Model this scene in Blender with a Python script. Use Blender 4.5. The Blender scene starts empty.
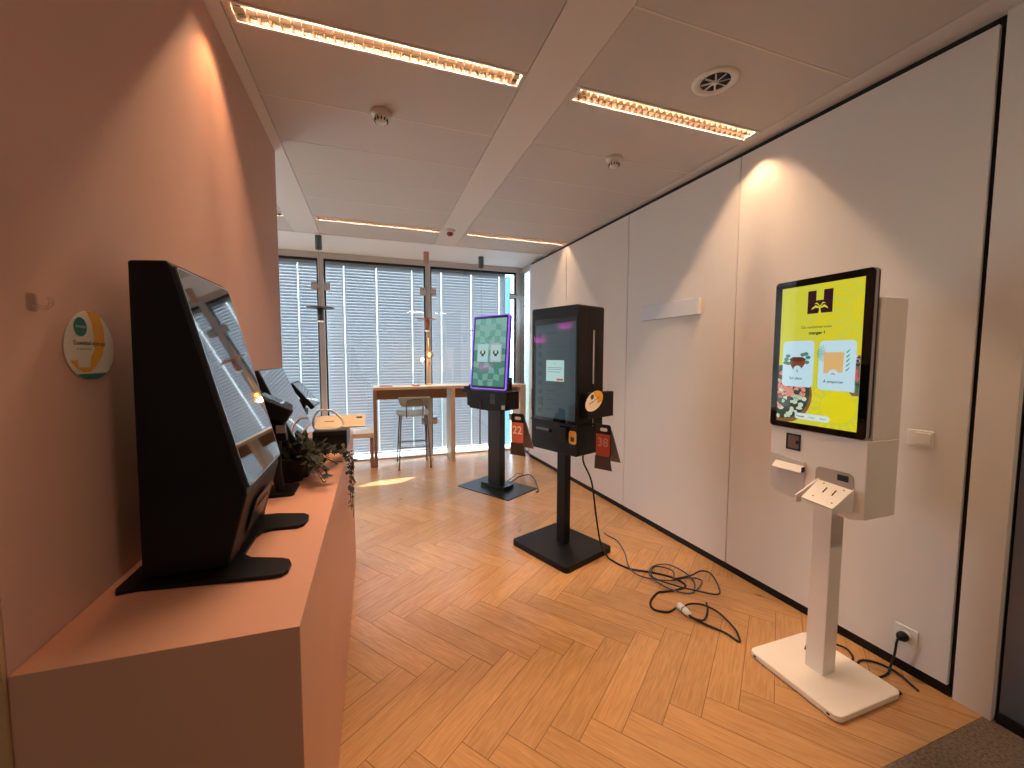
import bpy, bmesh, math, random
from mathutils import Vector, Matrix, Euler
random.seed(7)
S = bpy.context.scene
C = S.collection
PI = math.pi
R = math.radians
H = 2.765          # ceiling height
XL = -0.568        # left wall plane
XB = -0.142        # counter front
HB = 0.933         # counter top
YF = 5.897         # glazed facade

# ------------------------------------------------------------------ materials
def lin(c):
    return tuple(((x/255)/12.92 if x/255 <= .04045 else ((x/255+.055)/1.055)**2.4) for x in c)+(1,)
MATS = {}
def mat(name, col, rough=.5, metal=0, bump=0, bscale=200, var=0, vscale=4, coat=0, emit=None, estr=0, trans=0, spec=.5):
    if name in MATS: return MATS[name]
    m = bpy.data.materials.new(name); m.use_nodes = True
    nt = m.node_tree; N = nt.nodes; L = nt.links
    b = N['Principled BSDF']
    c = lin(col)
    b.inputs['Base Color'].default_value = c
    b.inputs['Roughness'].default_value = rough
    b.inputs['Metallic'].default_value = metal
    b.inputs['Specular IOR Level'].default_value = spec
    b.inputs['Coat Weight'].default_value = coat
    b.inputs['Coat Roughness'].default_value = .04
    b.inputs['Transmission Weight'].default_value = trans
    tc = N.new('ShaderNodeTexCoord')
    if var or bump:
        nz = N.new('ShaderNodeTexNoise'); nz.inputs['Scale'].default_value = vscale; nz.inputs['Detail'].default_value = 4
        L.new(tc.outputs['Object'], nz.inputs['Vector'])
        hv = N.new('ShaderNodeMixRGB'); hv.inputs['Fac'].default_value = 0
        rp = N.new('ShaderNodeValToRGB')
        rp.color_ramp.elements[0].position = .3; rp.color_ramp.elements[1].position = .7
        rp.color_ramp.elements[0].color = tuple(x*(1-var) for x in c[:3])+(1,)
        rp.color_ramp.elements[1].color = tuple(min(1, x*(1+var)) for x in c[:3])+(1,)
        L.new(nz.outputs['Fac'], rp.inputs['Fac']); L.new(rp.outputs['Color'], b.inputs['Base Color'])
        N.remove(hv)
    if bump:
        n2 = N.new('ShaderNodeTexNoise'); n2.inputs['Scale'].default_value = bscale; n2.inputs['Detail'].default_value = 2
        L.new(tc.outputs['Object'], n2.inputs['Vector'])
        bp = N.new('ShaderNodeBump'); bp.inputs['Strength'].default_value = bump; bp.inputs['Distance'].default_value = .002
        L.new(n2.outputs['Fac'], bp.inputs['Height']); L.new(bp.outputs['Normal'], b.inputs['Normal'])
    if emit:
        b.inputs['Emission Color'].default_value = lin(emit); b.inputs['Emission Strength'].default_value = estr
    MATS[name] = m
    return m

def screen_mat(name, col, estr=1.0, rough=.06):
    return mat(name, (8, 8, 9), rough=rough, emit=col, estr=estr, spec=.5)

def glass_mat(name, tint=(1, 1, 1), refl=.06):
    m = bpy.data.materials.new(name); m.use_nodes = True
    nt = m.node_tree; N = nt.nodes; L = nt.links
    for n in list(N): N.remove(n)
    o = N.new('ShaderNodeOutputMaterial'); t = N.new('ShaderNodeBsdfTransparent'); t.inputs['Color'].default_value = tint+(1,)
    g = N.new('ShaderNodeBsdfGlossy'); g.inputs['Roughness'].default_value = .02
    mx = N.new('ShaderNodeMixShader'); fr = N.new('ShaderNodeLayerWeight'); fr.inputs['Blend'].default_value = .12
    mm = N.new('ShaderNodeMath'); mm.operation = 'MULTIPLY_ADD'; mm.inputs[1].default_value = .5; mm.inputs[2].default_value = refl
    L.new(fr.outputs['Fresnel'], mm.inputs[0]); L.new(mm.outputs[0], mx.inputs['Fac'])
    L.new(t.outputs[0], mx.inputs[1]); L.new(g.outputs[0], mx.inputs[2]); L.new(mx.outputs[0], o.inputs['Surface'])
    return m

def slat_mat(name='blind_slat', dc=(.44, .47, .50, 1), tcol=(.40, .46, .52, 1), f=.06):
    m = bpy.data.materials.new(name); m.use_nodes = True
    nt = m.node_tree; N = nt.nodes; L = nt.links
    for n in list(N): N.remove(n)
    o = N.new('ShaderNodeOutputMaterial'); d = N.new('ShaderNodeBsdfDiffuse'); d.inputs['Color'].default_value = dc
    t = N.new('ShaderNodeBsdfTranslucent'); t.inputs['Color'].default_value = tcol
    mx = N.new('ShaderNodeMixShader'); mx.inputs['Fac'].default_value = f
    L.new(d.outputs[0], mx.inputs[1]); L.new(t.outputs[0], mx.inputs[2]); L.new(mx.outputs[0], o.inputs['Surface'])
    return m

def wood_floor_mat():
    m = bpy.data.materials.new('oak_floor'); m.use_nodes = True
    nt = m.node_tree; N = nt.nodes; L = nt.links
    b = N['Principled BSDF']
    uv = N.new('ShaderNodeUVMap'); uv.uv_map = 'UVMap'
    at = N.new('ShaderNodeAttribute'); at.attribute_name = 'tone'
    cb = N.new('ShaderNodeCombineXYZ')
    L.new(at.outputs['Fac'], cb.inputs['X']); L.new(at.outputs['Fac'], cb.inputs['Y'])
    sc = N.new('ShaderNodeVectorMath'); sc.operation = 'SCALE'; sc.inputs['Scale'].default_value = 37
    L.new(cb.outputs[0], sc.inputs[0])
    ad = N.new('ShaderNodeVectorMath'); L.new(uv.outputs[0], ad.inputs[0]); L.new(sc.outputs[0], ad.inputs[1])
    mp = N.new('ShaderNodeMapping'); mp.inputs['Scale'].default_value = (3.5, 46, 1); L.new(ad.outputs[0], mp.inputs['Vector'])
    nz = N.new('ShaderNodeTexNoise'); nz.inputs['Scale'].default_value = 2.2; nz.inputs['Detail'].default_value = 6; nz.inputs['Distortion'].default_value = .8
    L.new(mp.outputs[0], nz.inputs['Vector'])
    rp = N.new('ShaderNodeValToRGB')
    rp.color_ramp.elements[0].position = .3; rp.color_ramp.elements[0].color = lin((180, 134, 86))
    rp.color_ramp.elements[1].position = .72; rp.color_ramp.elements[1].color = lin((203, 156, 105))
    L.new(nz.outputs['Fac'], rp.inputs['Fac'])
    hs = N.new('ShaderNodeHueSaturation')
    mr = N.new('ShaderNodeMapRange'); mr.inputs['To Min'].default_value = .90; mr.inputs['To Max'].default_value = 1.06
    L.new(at.outputs['Fac'], mr.inputs['Value']); L.new(mr.outputs[0], hs.inputs['Value']); L.new(rp.outputs[0], hs.inputs['Color'])
    # knots
    vo = N.new('ShaderNodeTexVoronoi'); vo.inputs['Scale'].default_value = 1.3
    mp2 = N.new('ShaderNodeMapping'); mp2.inputs['Scale'].default_value = (1, 2.4, 1); L.new(ad.outputs[0], mp2.inputs['Vector']); L.new(mp2.outputs[0], vo.inputs['Vector'])
    kr = N.new('ShaderNodeValToRGB'); kr.color_ramp.elements[0].position = .015; kr.color_ramp.elements[0].color = (.55, .45, .4, 1)
    kr.color_ramp.elements[1].position = .05; kr.color_ramp.elements[1].color = (1, 1, 1, 1)
    L.new(vo.outputs['Distance'], kr.inputs['Fac'])
    mu = N.new('ShaderNodeMixRGB'); mu.blend_type = 'MULTIPLY'; mu.inputs['Fac'].default_value = 1
    L.new(hs.outputs[0], mu.inputs['Color1']); L.new(kr.outputs[0], mu.inputs['Color2'])
    L.new(mu.outputs[0], b.inputs['Base Color'])
    b.inputs['Roughness'].default_value = .24; b.inputs['Specular IOR Level'].default_value = .6
    bp = N.new('ShaderNodeBump'); bp.inputs['Strength'].default_value = .08; bp.inputs['Distance'].default_value = .001
    L.new(nz.outputs['Fac'], bp.inputs['Height']); L.new(bp.outputs[0], b.inputs['Normal'])
    return m

BLACK = mat('black_powder_coat', (12, 8, 8), .5, bump=.05, bscale=500, spec=.25)
BLACK2 = mat('black_satin_metal', (19, 18, 20), .35, bump=.05, bscale=600)
BLKPL = mat('black_plastic', (11, 10, 11), .45, spec=.3)
RUB = mat('black_rubber', (18, 17, 18), .6)
GREYCAB = mat('grey_blue_cable', (70, 74, 92), .5)
DGLASS = mat('dark_screen_glass', (5, 6, 7), .03, spec=.4)
MIRGLASS = mat('switched_off_screen', (10, 12, 13), .03, spec=1.0, coat=1)
ALU = mat('anodised_aluminium', (150, 150, 152), .35, metal=.7)
ALUL = mat('silver_trim', (185, 185, 190), .3, metal=.5)
WHITEM = mat('white_powder_coat', (240, 232, 222), .4, bump=.08, bscale=600)
WHITEP = mat('white_plastic', (232, 230, 225), .35)
PINK = mat('terracotta_pink_paint', (198, 160, 144), .75, bump=.12, bscale=260, var=.02, vscale=3)
PINKC = mat('terracotta_laminate', (210, 156, 130), .45, bump=.04, bscale=400, var=.02)
TAN = mat('tan_wall_edge', (196, 160, 116), .8)
PANEL = mat('off_white_wall_panel', (228, 222, 216), .55, bump=.06, bscale=300, var=.015, vscale=2)
CEIL = mat('perforated_ceiling_metal', (205, 201, 196), .55, bump=.25, bscale=900)
CEIL2 = mat('smooth_ceiling_band', (224, 220, 215), .55)
CEILW = mat('white_plaster_bulkhead', (246, 248, 248), .6)
DARK = mat('dark_recess', (18, 15, 14), .7)
CARPET = mat('brown_grey_carpet', (112, 98, 84), .95, bump=1, bscale=350, var=.45, vscale=110)
GAP = mat('floor_joint', (112, 74, 42), .8)
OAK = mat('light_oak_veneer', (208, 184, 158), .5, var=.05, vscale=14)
OAKD = mat('dark_oak_veneer', (150, 112, 84), .55, var=.05, vscale=14)  # darker wood for some legs, the aprons and trunks
OLIVE = mat('olive_grey_shell', (150, 152, 142), .5)
STEELT = mat('grey_steel_tube', (120, 124, 132), .35, metal=.6)
CREAM = mat('cream_card', (232, 214, 184), .55)
FROSTM = mat('aluminium_frame', (205, 203, 202), .5, metal=.1)
GASK = mat('black_gasket', (22, 24, 28), .6)
GLASS = glass_mat('window_glass')
CLEARP = glass_mat('clear_plastic', (.98, .98, .98), .12)
SLAT = slat_mat()
TAPE = mat('white_ladder_tape', (240, 245, 250), .7)
LEAF = mat('dark_green_leaf', (46, 50, 34), .5, var=.3, vscale=30)
TREE = mat('hazed_tree_foliage', (140, 168, 150), .9, var=.35, vscale=.6)  # pale bluish haze of distance mixed into the foliage colour
GROUND = mat('far_green_ground', (150, 172, 150), .95, var=.2, vscale=.05)  # distance haze is in this green too

# ------------------------------------------------------------------ mesh helpers
class MB:
    def __init__(s): s.v = []; s.f = []; s.sm = []
    def add(s, vs, fs, M=None, smooth=False):
        k = len(s.v)
        s.v += [tuple((M @ Vector(v)) if M else v) for v in vs]
        s.f += [tuple(i+k for i in f) for f in fs]; s.sm += [smooth]*len(fs); return s
    def box(s, a, b, M=None):
        x0, y0, z0 = a; x1, y1, z1 = b
        return s.add([(x0,y0,z0),(x1,y0,z0),(x1,y1,z0),(x0,y1,z0),(x0,y0,z1),(x1,y0,z1),(x1,y1,z1),(x0,y1,z1)],
                     [(3,2,1,0),(4,5,6,7),(0,1,5,4),(1,2,6,5),(2,3,7,6),(3,0,4,7)], M)
    def prism(s, pts, h0, h1, ax='z', M=None):
        # polygon pts (2D ccw) extruded along ax
        n = len(pts)
        def P(p, h): return {'z': (p[0], p[1], h), 'y': (p[0], h, p[1]), 'x': (h, p[0], p[1])}[ax]
        vs = [P(p, h0) for p in pts]+[P(p, h1) for p in pts]
        fs = [tuple(reversed(range(n))), tuple(range(n, 2*n))]+[(i, (i+1) % n, n+(i+1) % n, n+i) for i in range(n)]
        return s.add(vs, fs, M)
    def flat(s, pts3, M=None): return s.add(pts3, [tuple(range(len(pts3)))], M)
    def lathe(s, prof, n=24, M=None, cap=True):
        vs = []; fs = []
        for r, z in prof:
            for i in range(n):
                a = 2*PI*i/n; vs.append((r*math.cos(a), r*math.sin(a), z))
        for j in range(len(prof)-1):
            for i in range(n): fs.append((j*n+i, j*n+(i+1) % n, (j+1)*n+(i+1) % n, (j+1)*n+i))
        if cap: fs.append(tuple(reversed(range(n)))); fs.append(tuple(range((len(prof)-1)*n, len(prof)*n)))
        return s.add(vs, fs, M, True)
    def tube(s, pts, r, n=8, closed=False, smooth_path=True, sub=6, taper=None):
        P = [Vector(p) for p in pts]
        if smooth_path and len(P) > 2:
            Q = []
            m = len(P)
            rng = m if closed else m-1
            for i in range(rng):
                p0 = P[(i-1) % m] if (closed or i > 0) else P[0]; p1 = P[i]; p2 = P[(i+1) % m]
                p3 = P[(i+2) % m] if (closed or i+2 < m) else P[-1]
                for k in range(sub):
                    t = k/sub
                    Q.append(.5*((2*p1)+(p2-p0)*t+(2*p0-5*p1+4*p2-p3)*t*t+(-p0+3*p1-3*p2+p3)*t**3))
            if not closed: Q.append(P[-1])
            P = Q
        m = len(P); vs = []; fs = []
        up = Vector((0, 0, 1)); prev = None
        for i, p in enumerate(P):
            a = P[(i-1) % m] if (closed or i > 0) else P[i]; b = P[(i+1) % m] if (closed or i < m-1) else P[i]
            t = (b-a)
            if t.length < 1e-9: t = Vector((0, 0, 1))
            t.normalize()
            if prev is None:
                nrm = t.cross(up)
                if nrm.length < 1e-3: nrm = t.cross(Vector((1, 0, 0)))
            else: nrm = prev - t*prev.dot(t)
            if nrm.length < 1e-6: nrm = t.orthogonal()
            nrm.normalize(); prev = nrm; bn = t.cross(nrm)
            rr = r*(taper(i/(m-1)) if taper else 1)
            for k in range(n):
                an = 2*PI*k/n; vs.append(tuple(p+nrm*rr*math.cos(an)+bn*rr*math.sin(an)))
        seg = m if closed else m-1
        for i in range(seg):
            for k in range(n):
                a = i*n+k; b = i*n+(k+1) % n; c = ((i+1) % m)*n+(k+1) % n; d = ((i+1) % m)*n+k
                fs.append((a, d, c, b))
        if not closed:
            fs.append(tuple(range(n))); fs.append(tuple(reversed(range((m-1)*n, m*n))))
        return s.add(vs, fs, None, True)
    def build(s, name, m, parent=None, bevel=0, M=None, label=None, segs=2):
        me = bpy.data.meshes.new(name); me.from_pydata(s.v, [], s.f); me.update()
        me.polygons.foreach_set('use_smooth', s.sm)
        if M: me.transform(M)
        bm = bmesh.new(); bm.from_mesh(me); bmesh.ops.recalc_face_normals(bm, faces=bm.faces)
        if bevel:
            ed = [e for e in bm.edges if len(e.link_faces) == 2 and e.calc_face_angle(0) > R(28)]
            bmesh.ops.bevel(bm, geom=ed, offset=bevel, segments=segs, profile=.5, affect='EDGES', clamp_overlap=True)
        bm.to_mesh(me); bm.free()
        me.materials.append(m)
        o = bpy.data.objects.new(name, me); C.objects.link(o)
        if parent: o.parent = parent
        if label: o['label'] = label
        return o

def thing(name, label, cat, loc=(0, 0, 0), rz=0, group=None):
    o = bpy.data.objects.new(name, None); C.objects.link(o); o.empty_display_size = .1
    o.location = loc; o.rotation_euler = (0, 0, rz); o['label'] = label; o['category'] = cat
    if group: o['group'] = group
    return o
def tag(o, label, cat, group=None):
    o['label'] = label; o['category'] = cat
    if group: o['group'] = group
    return o
def struct(o): o['kind'] = 'structure'; return o
def copy_tree(o, parent=None):
    c = o.copy(); C.objects.link(c)
    if parent is not None:
        c.parent = parent; c.matrix_parent_inverse = o.matrix_parent_inverse.copy()
    for ch in list(o.children): copy_tree(ch, c)
    return c
def rrect(x0, y0, x1, y1, r, n=5):
    pts = []
    for cx, cy, a0 in ((x1-r, y0+r, -90), (x1-r, y1-r, 0), (x0+r, y1-r, 90), (x0+r, y0+r, 180)):
        for i in range(n+1):
            a = R(a0+90*i/n); pts.append((cx+r*math.cos(a), cy+r*math.sin(a)))
    return pts
def ell(cx, cy, rx, ry, n=28): return [(cx+rx*math.cos(2*PI*i/n), cy+ry*math.sin(2*PI*i/n)) for i in range(n)]

def text_mesh(name, body, size, m, parent, M, bold=0, align='CENTER'):
    cu = bpy.data.curves.new('tmp_text', 'FONT'); cu.body = body; cu.size = size; cu.align_x = align; cu.align_y = 'CENTER'
    cu.resolution_u = 3; cu.offset = bold
    to = bpy.data.objects.new('tmp_text', cu); C.objects.link(to)
    bpy.context.view_layer.update()
    me = bpy.data.meshes.new_from_object(to.evaluated_get(bpy.context.evaluated_depsgraph_get()))
    bpy.data.objects.remove(to); bpy.data.curves.remove(cu)
    me.name = name; me.transform(M); me.materials.clear(); me.materials.append(m)
    o = bpy.data.objects.new(name, me); C.objects.link(o); o.parent = parent
    return o

# ------------------------------------------------------------------ camera
cam = bpy.data.cameras.new('camera'); co = bpy.data.objects.new('camera', cam); C.objects.link(co)
yaw, pitch, roll, fpx = .3322, -.068, .0027, 403.36
fw = Vector((math.sin(yaw)*math.cos(pitch), math.cos(yaw)*math.cos(pitch), math.sin(pitch)))
rt = Vector((math.cos(yaw), -math.sin(yaw), 0)); up = rt.cross(fw)
r2 = math.cos(roll)*rt+math.sin(roll)*up; u2 = -math.sin(roll)*rt+math.cos(roll)*up
Mx = Matrix((r2, u2, -fw)).transposed().to_4x4(); Mx.translation = (0, 0, 1.45)
co.matrix_world = Mx
cam.sensor_width = 36; cam.lens = fpx*36/1024; cam.clip_start = .02; cam.clip_end = 500
S.camera = co

# ------------------------------------------------------------------ floor (herringbone oak planks)
def build_floor():
    W, Lp = .1225, .6115
    th = R(-7.55); a = Vector((math.cos(th+PI/4), math.sin(th+PI/4))); b = Vector((a.y, -a.x))
    O = Vector((.432, 1.826))-a*W-b*(W+Lp)
    g = .0013
    verts = []; faces = []; uvs = []; tones = []
    def clip(poly, xa, xb, ya, yb):
        for ax, lim, sg in ((0, xa, 1), (0, xb, -1), (1, ya, 1), (1, yb, -1)):
            out = []
            for i in range(len(poly)):
                p, q = poly[i], poly[(i+1) % len(poly)]
                ip = (p[0][ax]-lim)*sg >= 0; iq = (q[0][ax]-lim)*sg >= 0
                if ip: out.append(p)
                if ip != iq:
                    t = (lim-p[0][ax])/(q[0][ax]-p[0][ax]); out.append((p[0].lerp(q[0], t), p[1].lerp(q[1], t)))
            poly = out
            if len(poly) < 3: return []
        return poly
    rnd = random.Random(3)
    for j in range(-9, 10):
        for i in range(-50, 60):
            for kind in (0, 1):
                o0 = Vector((i*W+j*Lp, i*W-j*Lp))
                if kind == 0: A0, A1, B0, B1 = o0.x, o0.x+Lp, o0.y, o0.y+W
                else: A0, A1, B0, B1 = o0.x, o0.x+W, o0.y+W, o0.y+W+Lp
                A0 += g; B0 += g; A1 -= g; B1 -= g
                tone = rnd.random()
                cs = []
                for (u, v) in ((A0, B0), (A1, B0), (A1, B1), (A0, B1)):
                    p = O+a*u+b*v
                    uv = Vector((u-A0, v-B0)) if kind == 0 else Vector((v-B0, u-A0))
                    cs.append((p, uv))
                poly = clip(cs, -3.9, 2.42, .833, 5.97)
                if not poly: continue
                k = len(verts)
                verts += [(p.x, p.y, 0) for p, _ in poly]; faces.append(tuple(range(k, k+len(poly))))
                uvs += [tuple(u) for _, u in poly]; tones += [tone]*len(poly)
    me = bpy.data.meshes.new('floor'); me.from_pydata(verts, [], faces)
    uvl = me.uv_layers.new(name='UVMap')
    for i, l in enumerate(me.loops): uvl.data[i].uv = uvs[l.vertex_index]
    at = me.attributes.new('tone', 'FLOAT', 'POINT'); at.data.foreach_set('value', tones)
    me.materials.append(wood_floor_mat()); me.materials.append(GAP)
    bm = bmesh.new(); bm.from_mesh(me)
    vs = [bm.verts.new(p) for p in ((-3.9, .833, -.0015), (2.42, .833, -.0015), (2.42, 5.97, -.0015), (-3.9, 5.97, -.0015))]
    f = bm.faces.new(vs); f.material_index = 1
    bmesh.ops.recalc_face_normals(bm, faces=bm.faces)
    bm.to_mesh(me); bm.free()
    o = bpy.data.objects.new('floor', me); C.objects.link(o); struct(o)
build_floor()
m = MB().box((-3.9, -3.2, -.06), (4.0, .832, -.001)); struct(m.build('floor_carpet', CARPET))
m = MB().box((-3.9, .832, -.06), (2.42, 5.97, -.004)); struct(m.build('floor_base', GAP))

# ------------------------------------------------------------------ walls
m = MB().box((XL-.16, .85, 0), (XL, 3.035, H+.05)); struct(m.build('wall_left', PINK))
m = MB().box((XL-.17, .843, 0), (XL-.002, .85, H+.05)); struct(m.build('trim_1', TAN))
m = MB().box((-3.98, -3.2, 0), (-3.82, 6.1, 3.0)); struct(m.build('wall_far_left', PANEL))
m = MB().box((-3.98, -3.3, 0), (4.1, -3.1, 3.0)); struct(m.build('wall_behind', PANEL))
m = MB().box((3.9, -3.2, 0), (4.1, .9, 3.0)); struct(m.build('wall_corridor', mat('corridor_paint', (95, 95, 98), .8)))

sR = -.0399
def xr(y): return 2.2996+sR*(y-1)
angR = math.atan(sR)
# local frame for the right wall: X = into wall, Y = along wall, origin at (xr(0),0,0)
MR = Matrix.Translation((xr(0), 0, 0)) @ Matrix.Rotation(-angR, 4, 'Z')
def yl(y): return y/math.cos(angR)
m = MB(); js = [.937, 2.051, 3.185, 4.332, 5.387]
for i in range(4):
    m.box((0, yl(js[i])+.0035, .048), (.02, yl(js[i+1])-.0035, H-.036))
struct(m.build('wall_right', PANEL, M=MR))
m = MB().box((.021, yl(.905), 0), (.10, yl(5.387), H-.002)); struct(m.build('wall_right_core', DARK, M=MR))
m = MB().box((.004, yl(.93), 0), (.022, yl(5.385), .046)); struct(m.build('baseboard_right', BLACK, M=MR))
m = MB().box((0, yl(.81), 0), (.035, yl(.922), H+.02)); struct(m.build('wall_right_column', PANEL, M=MR, bevel=.002))
# corridor glazed screen beyond the column
m = MB().box((2.335, -1.6, .04), (2.345, .80, 2.35)); g = m.build('window_5', mat('blue_reflection_glass', (100, 112, 132), .25, spec=.6)); struct(g)  # blue window light in the pane is put into its base colour
m = MB().box((2.32, -1.6, 0), (2.36, .80, .04)).box((2.32, -1.6, 2.35), (2.36, .80, H)); struct(m.build('trim_2', BLACK2))
m = MB().box((2.34, .81, 0), (4.0, .9, 3.0)); struct(m.build('wall_corridor_end', mat('corridor_paint', (95, 95, 98), .8)))

# ------------------------------------------------------------------ ceiling
def build_ceiling():
    tiles = MB(); bands = MB()
    P = 1.464; x0 = -.511
    yb = [-3.2, -2.35, -1.9, -1.45, -1.0, (-.60, -.505), -.03, .44, .905, 1.372, (1.850, 1.945), 2.416, 2.867, 3.33, 3.80, (4.293, 4.388), 4.89]
    ed = []
    prev = None
    for y in yb:
        a = y if not isinstance(y, tuple) else y[0]
        if prev is not None: ed.append((prev, a))
        prev = y if not isinstance(y, tuple) else y[1]
    for k in range(-2, 3):
        xa = x0+P*k; xb = xa+1.2195
        xa = max(xa, -3.9)
        for (a, b) in ed:
            xx = xb
            if xa > 2.1:
                xx = 4.0
                if a > .9: continue
            tiles.box((xa+.004, a+.004, H), (xx-.004, b-.004, H+.02))
        # filler beside the lamp slots
        if xa < 2.1:
            for ys in (-.60, 1.850, 4.293):
                tiles.box((xa+.004, ys-.002, H), (xa+.031, ys+.097, H+.02)); tiles.box((xb-.019, ys-.002, H), (xb-.004, ys+.097, H+.02))
    for k in range(-2, 3):
        xa = x0+P*k-.2445
        xb = xa+.2445
        if k == 2: bands.box((xa, -3.2, H-.002), (xb, .93, H+.02)); bands.box((xa, .93, H-.002), (2.42, 4.89, H+.02))
        else: bands.box((xa, -3.2, H-.002), (xb, 4.89, H+.02))
    struct(tiles.build('ceiling', CEIL)); struct(bands.build('ceiling_band', CEIL2))
    b = MB().box((-3.9, -3.2, H+.075), (4.0, 4.89, H+.10)).box((-3.9, 4.87, H-.004), (2.36, 4.89, H+.10)); struct(b.build('ceiling_back', CEIL2))
    # joint backing strips between tiles
    j = MB()
    for (a, bb) in ed:
        j.box((-3.9, bb-.0045, H-.0012), (2.3 if bb > .9 else 4.0, bb+.0045, H+.02))
    struct(j.build('trim_3', mat('pale_ceiling_joint', (228, 220, 210), .5)))
    # raised plaster strip by the facade
    c = MB().box((-3.9, 4.89, H+.035), (2.36, 6.02, H+.12)); struct(c.build('ceiling_bulkhead', CEILW))
build_ceiling()

# ------------------------------------------------------------------ facade
mull = [-3.39, -2.005, -.62, .762, 2.128]
zt0, zt1 = 2.725, 2.80
def facade():
    m = MB()
    m.box((-3.9, 5.87, zt0), (2.21, 5.99, zt1))            # head rail
    m.box((-3.9, 5.87, -.01), (2.21, 5.99, .022))           # sill rail
    struct(m.build('window_1', FROSTM, bevel=.003))
    for i, x in enumerate(mull):
        mm = MB().box((x-.034, 5.865, .022), (x+.034, 6.0, zt0)); struct(mm.build('window_mullion', FROSTM, bevel=.003))
    g = MB()
    for x in mull:
        g.box((x-.052, 5.90, .022), (x-.034, 5.95, zt0)); g.box((x+.034, 5.90, .022), (x+.052, 5.95, zt0))
    g.box((-3.9, 5.90, zt0-.028), (2.1, 5.95, zt0)); struct(g.build('window_gasket', GASK))
    xs = [-3.9]+mull
    gl = MB()
    for a, b in zip(xs[:-1], xs[1:]): gl.box((a+.05, 5.915, .022), (b-.05, 5.921, zt0-.02))
    struct(gl.build('window_pane', GLASS))
    # side glazing round the corner
    s = MB().box((2.19, 5.30, zt0), (2.24, 5.99, zt1)).box((2.19, 5.30, -.01), (2.24, 5.99, .022)).box((2.17, 5.90, .02), (2.24, 6.0, zt0))
    struct(s.build('window_2', FROSTM, bevel=.002))
    s = MB().box((2.205, 5.30, .022), (2.209, 5.90, zt0)); struct(s.build('window_side_pane', GLASS))
    # outside ledge
    l = MB().box((-3.9, 6.0, -.05), (2.6, 6.55, .01)); struct(l.build('trim_4', mat('pale_stone_ledge', (225, 225, 222), .7)))
facade()
def clamp(x, z, lab):
    t = thing('glazing_clamp', lab, 'bracket', (x, 5.865, z), 0, 'steel glazing clamps on the window posts')
    for s in (-1, 1):
        MB().box((s*.078-.036, -.012, -.05), (s*.078+.036, .001, .05)).build('clamp_plate', FROSTM, t, bevel=.003)
        for dx in (-.016, .016): MB().lathe([(.006, 0), (.006, .006)], 10, Matrix.Translation((s*.082+dx, -.012, .025)) @ Matrix.Rotation(R(90), 4, 'X')).build('screw', GASK, t)
    MB().box((-.044, -.006, -.02), (.044, .0, .02)).build('clamp_bar', FROSTM, t)
names = {-.62: 'second post from the left wall end', .762: 'post behind the oak high table', 2.128: 'corner post beside the white wall'}
clamp(-.62, 2.36, 'grey steel clamp high on the window post nearest the pink wall')
clamp(.762, 2.36, 'grey steel clamp high on the window post behind the table lamp')
clamp(2.09, 2.36, 'blue-grey steel clamp high on the corner post beside the white wall')
clamp(.762, .52, 'grey steel clamp low on the window post behind the bar stool')
clamp(2.09, .52, 'grey steel clamp low on the corner post behind the black kiosk')

def blind(x0, x1, cords, label, zb=.07):
    t = thing('venetian_blind', label, 'blind', ((x0+x1)/2, 6.03, 0), 0, 'closed silver blinds behind the window panes')
    cx = (x0+x1)/2
    m = MB(); pitch_ = .0405; z = 2.66; w = .027
    segs = []
    ed = [x0]+sum([[c-.006, c+.006] for c in cords], [])+[x1]
    for i in range(0, len(ed), 2): segs.append((ed[i]-cx, ed[i+1]-cx))
    while z > zb+.03:
        for a, b in segs:
            # slat leaning, gently curved: three strips
            p = [(.0135, .0240), (.0035, .011), (-.004, -.006), (-.0075, -.0240)]
            vs = []; fs = []
            for (dy, dz) in p: vs += [(a, dy, z+dz), (b, dy, z+dz)]
            for k in range(3): fs.append((2*k, 2*k+1, 2*k+3, 2*k+2))
            m.add(vs, fs, None, True)
        z -= pitch_
    m.build('slats', SLAT, t)
    for c in cords: MB().box((c-cx-.0045, .012, zb+.01), (c-cx+.0045, .0125, 2.69)).build('ladder_tape', TAPE, t)
    MB().box((x0-cx, -.02, 2.68), (x1-cx, .02, 2.72)).build('head_rail', ALU, t)
    MB().box((x0-cx, -.013, zb-.012), (x1-cx, .013, zb+.008)).build('bottom_rail', ALU, t, bevel=.003)
blind(-1.96, -.63, [-1.66, -1.27, -.91], 'closed silver venetian blind in the narrow visible bay next to the pink wall')
blind(-.61, .752, [-.35, .07, .55], 'closed silver venetian blind in the wide bay left of the table lamp')
blind(.772, 1.96, [.97, 1.42, 1.86], 'closed silver venetian blind in the bay behind the purple-edged kiosk')

m = MB().flat([(1.945, 6.045, .05), (2.062, 6.045, .05), (2.062, 6.045, 2.69), (1.945, 6.045, 2.69)]); struct(m.build('window_side_panel', slat_mat('blue_tinted_panel', (.1, .25, .4, 1), (.16, .32, .46, 1), .35)))
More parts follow.
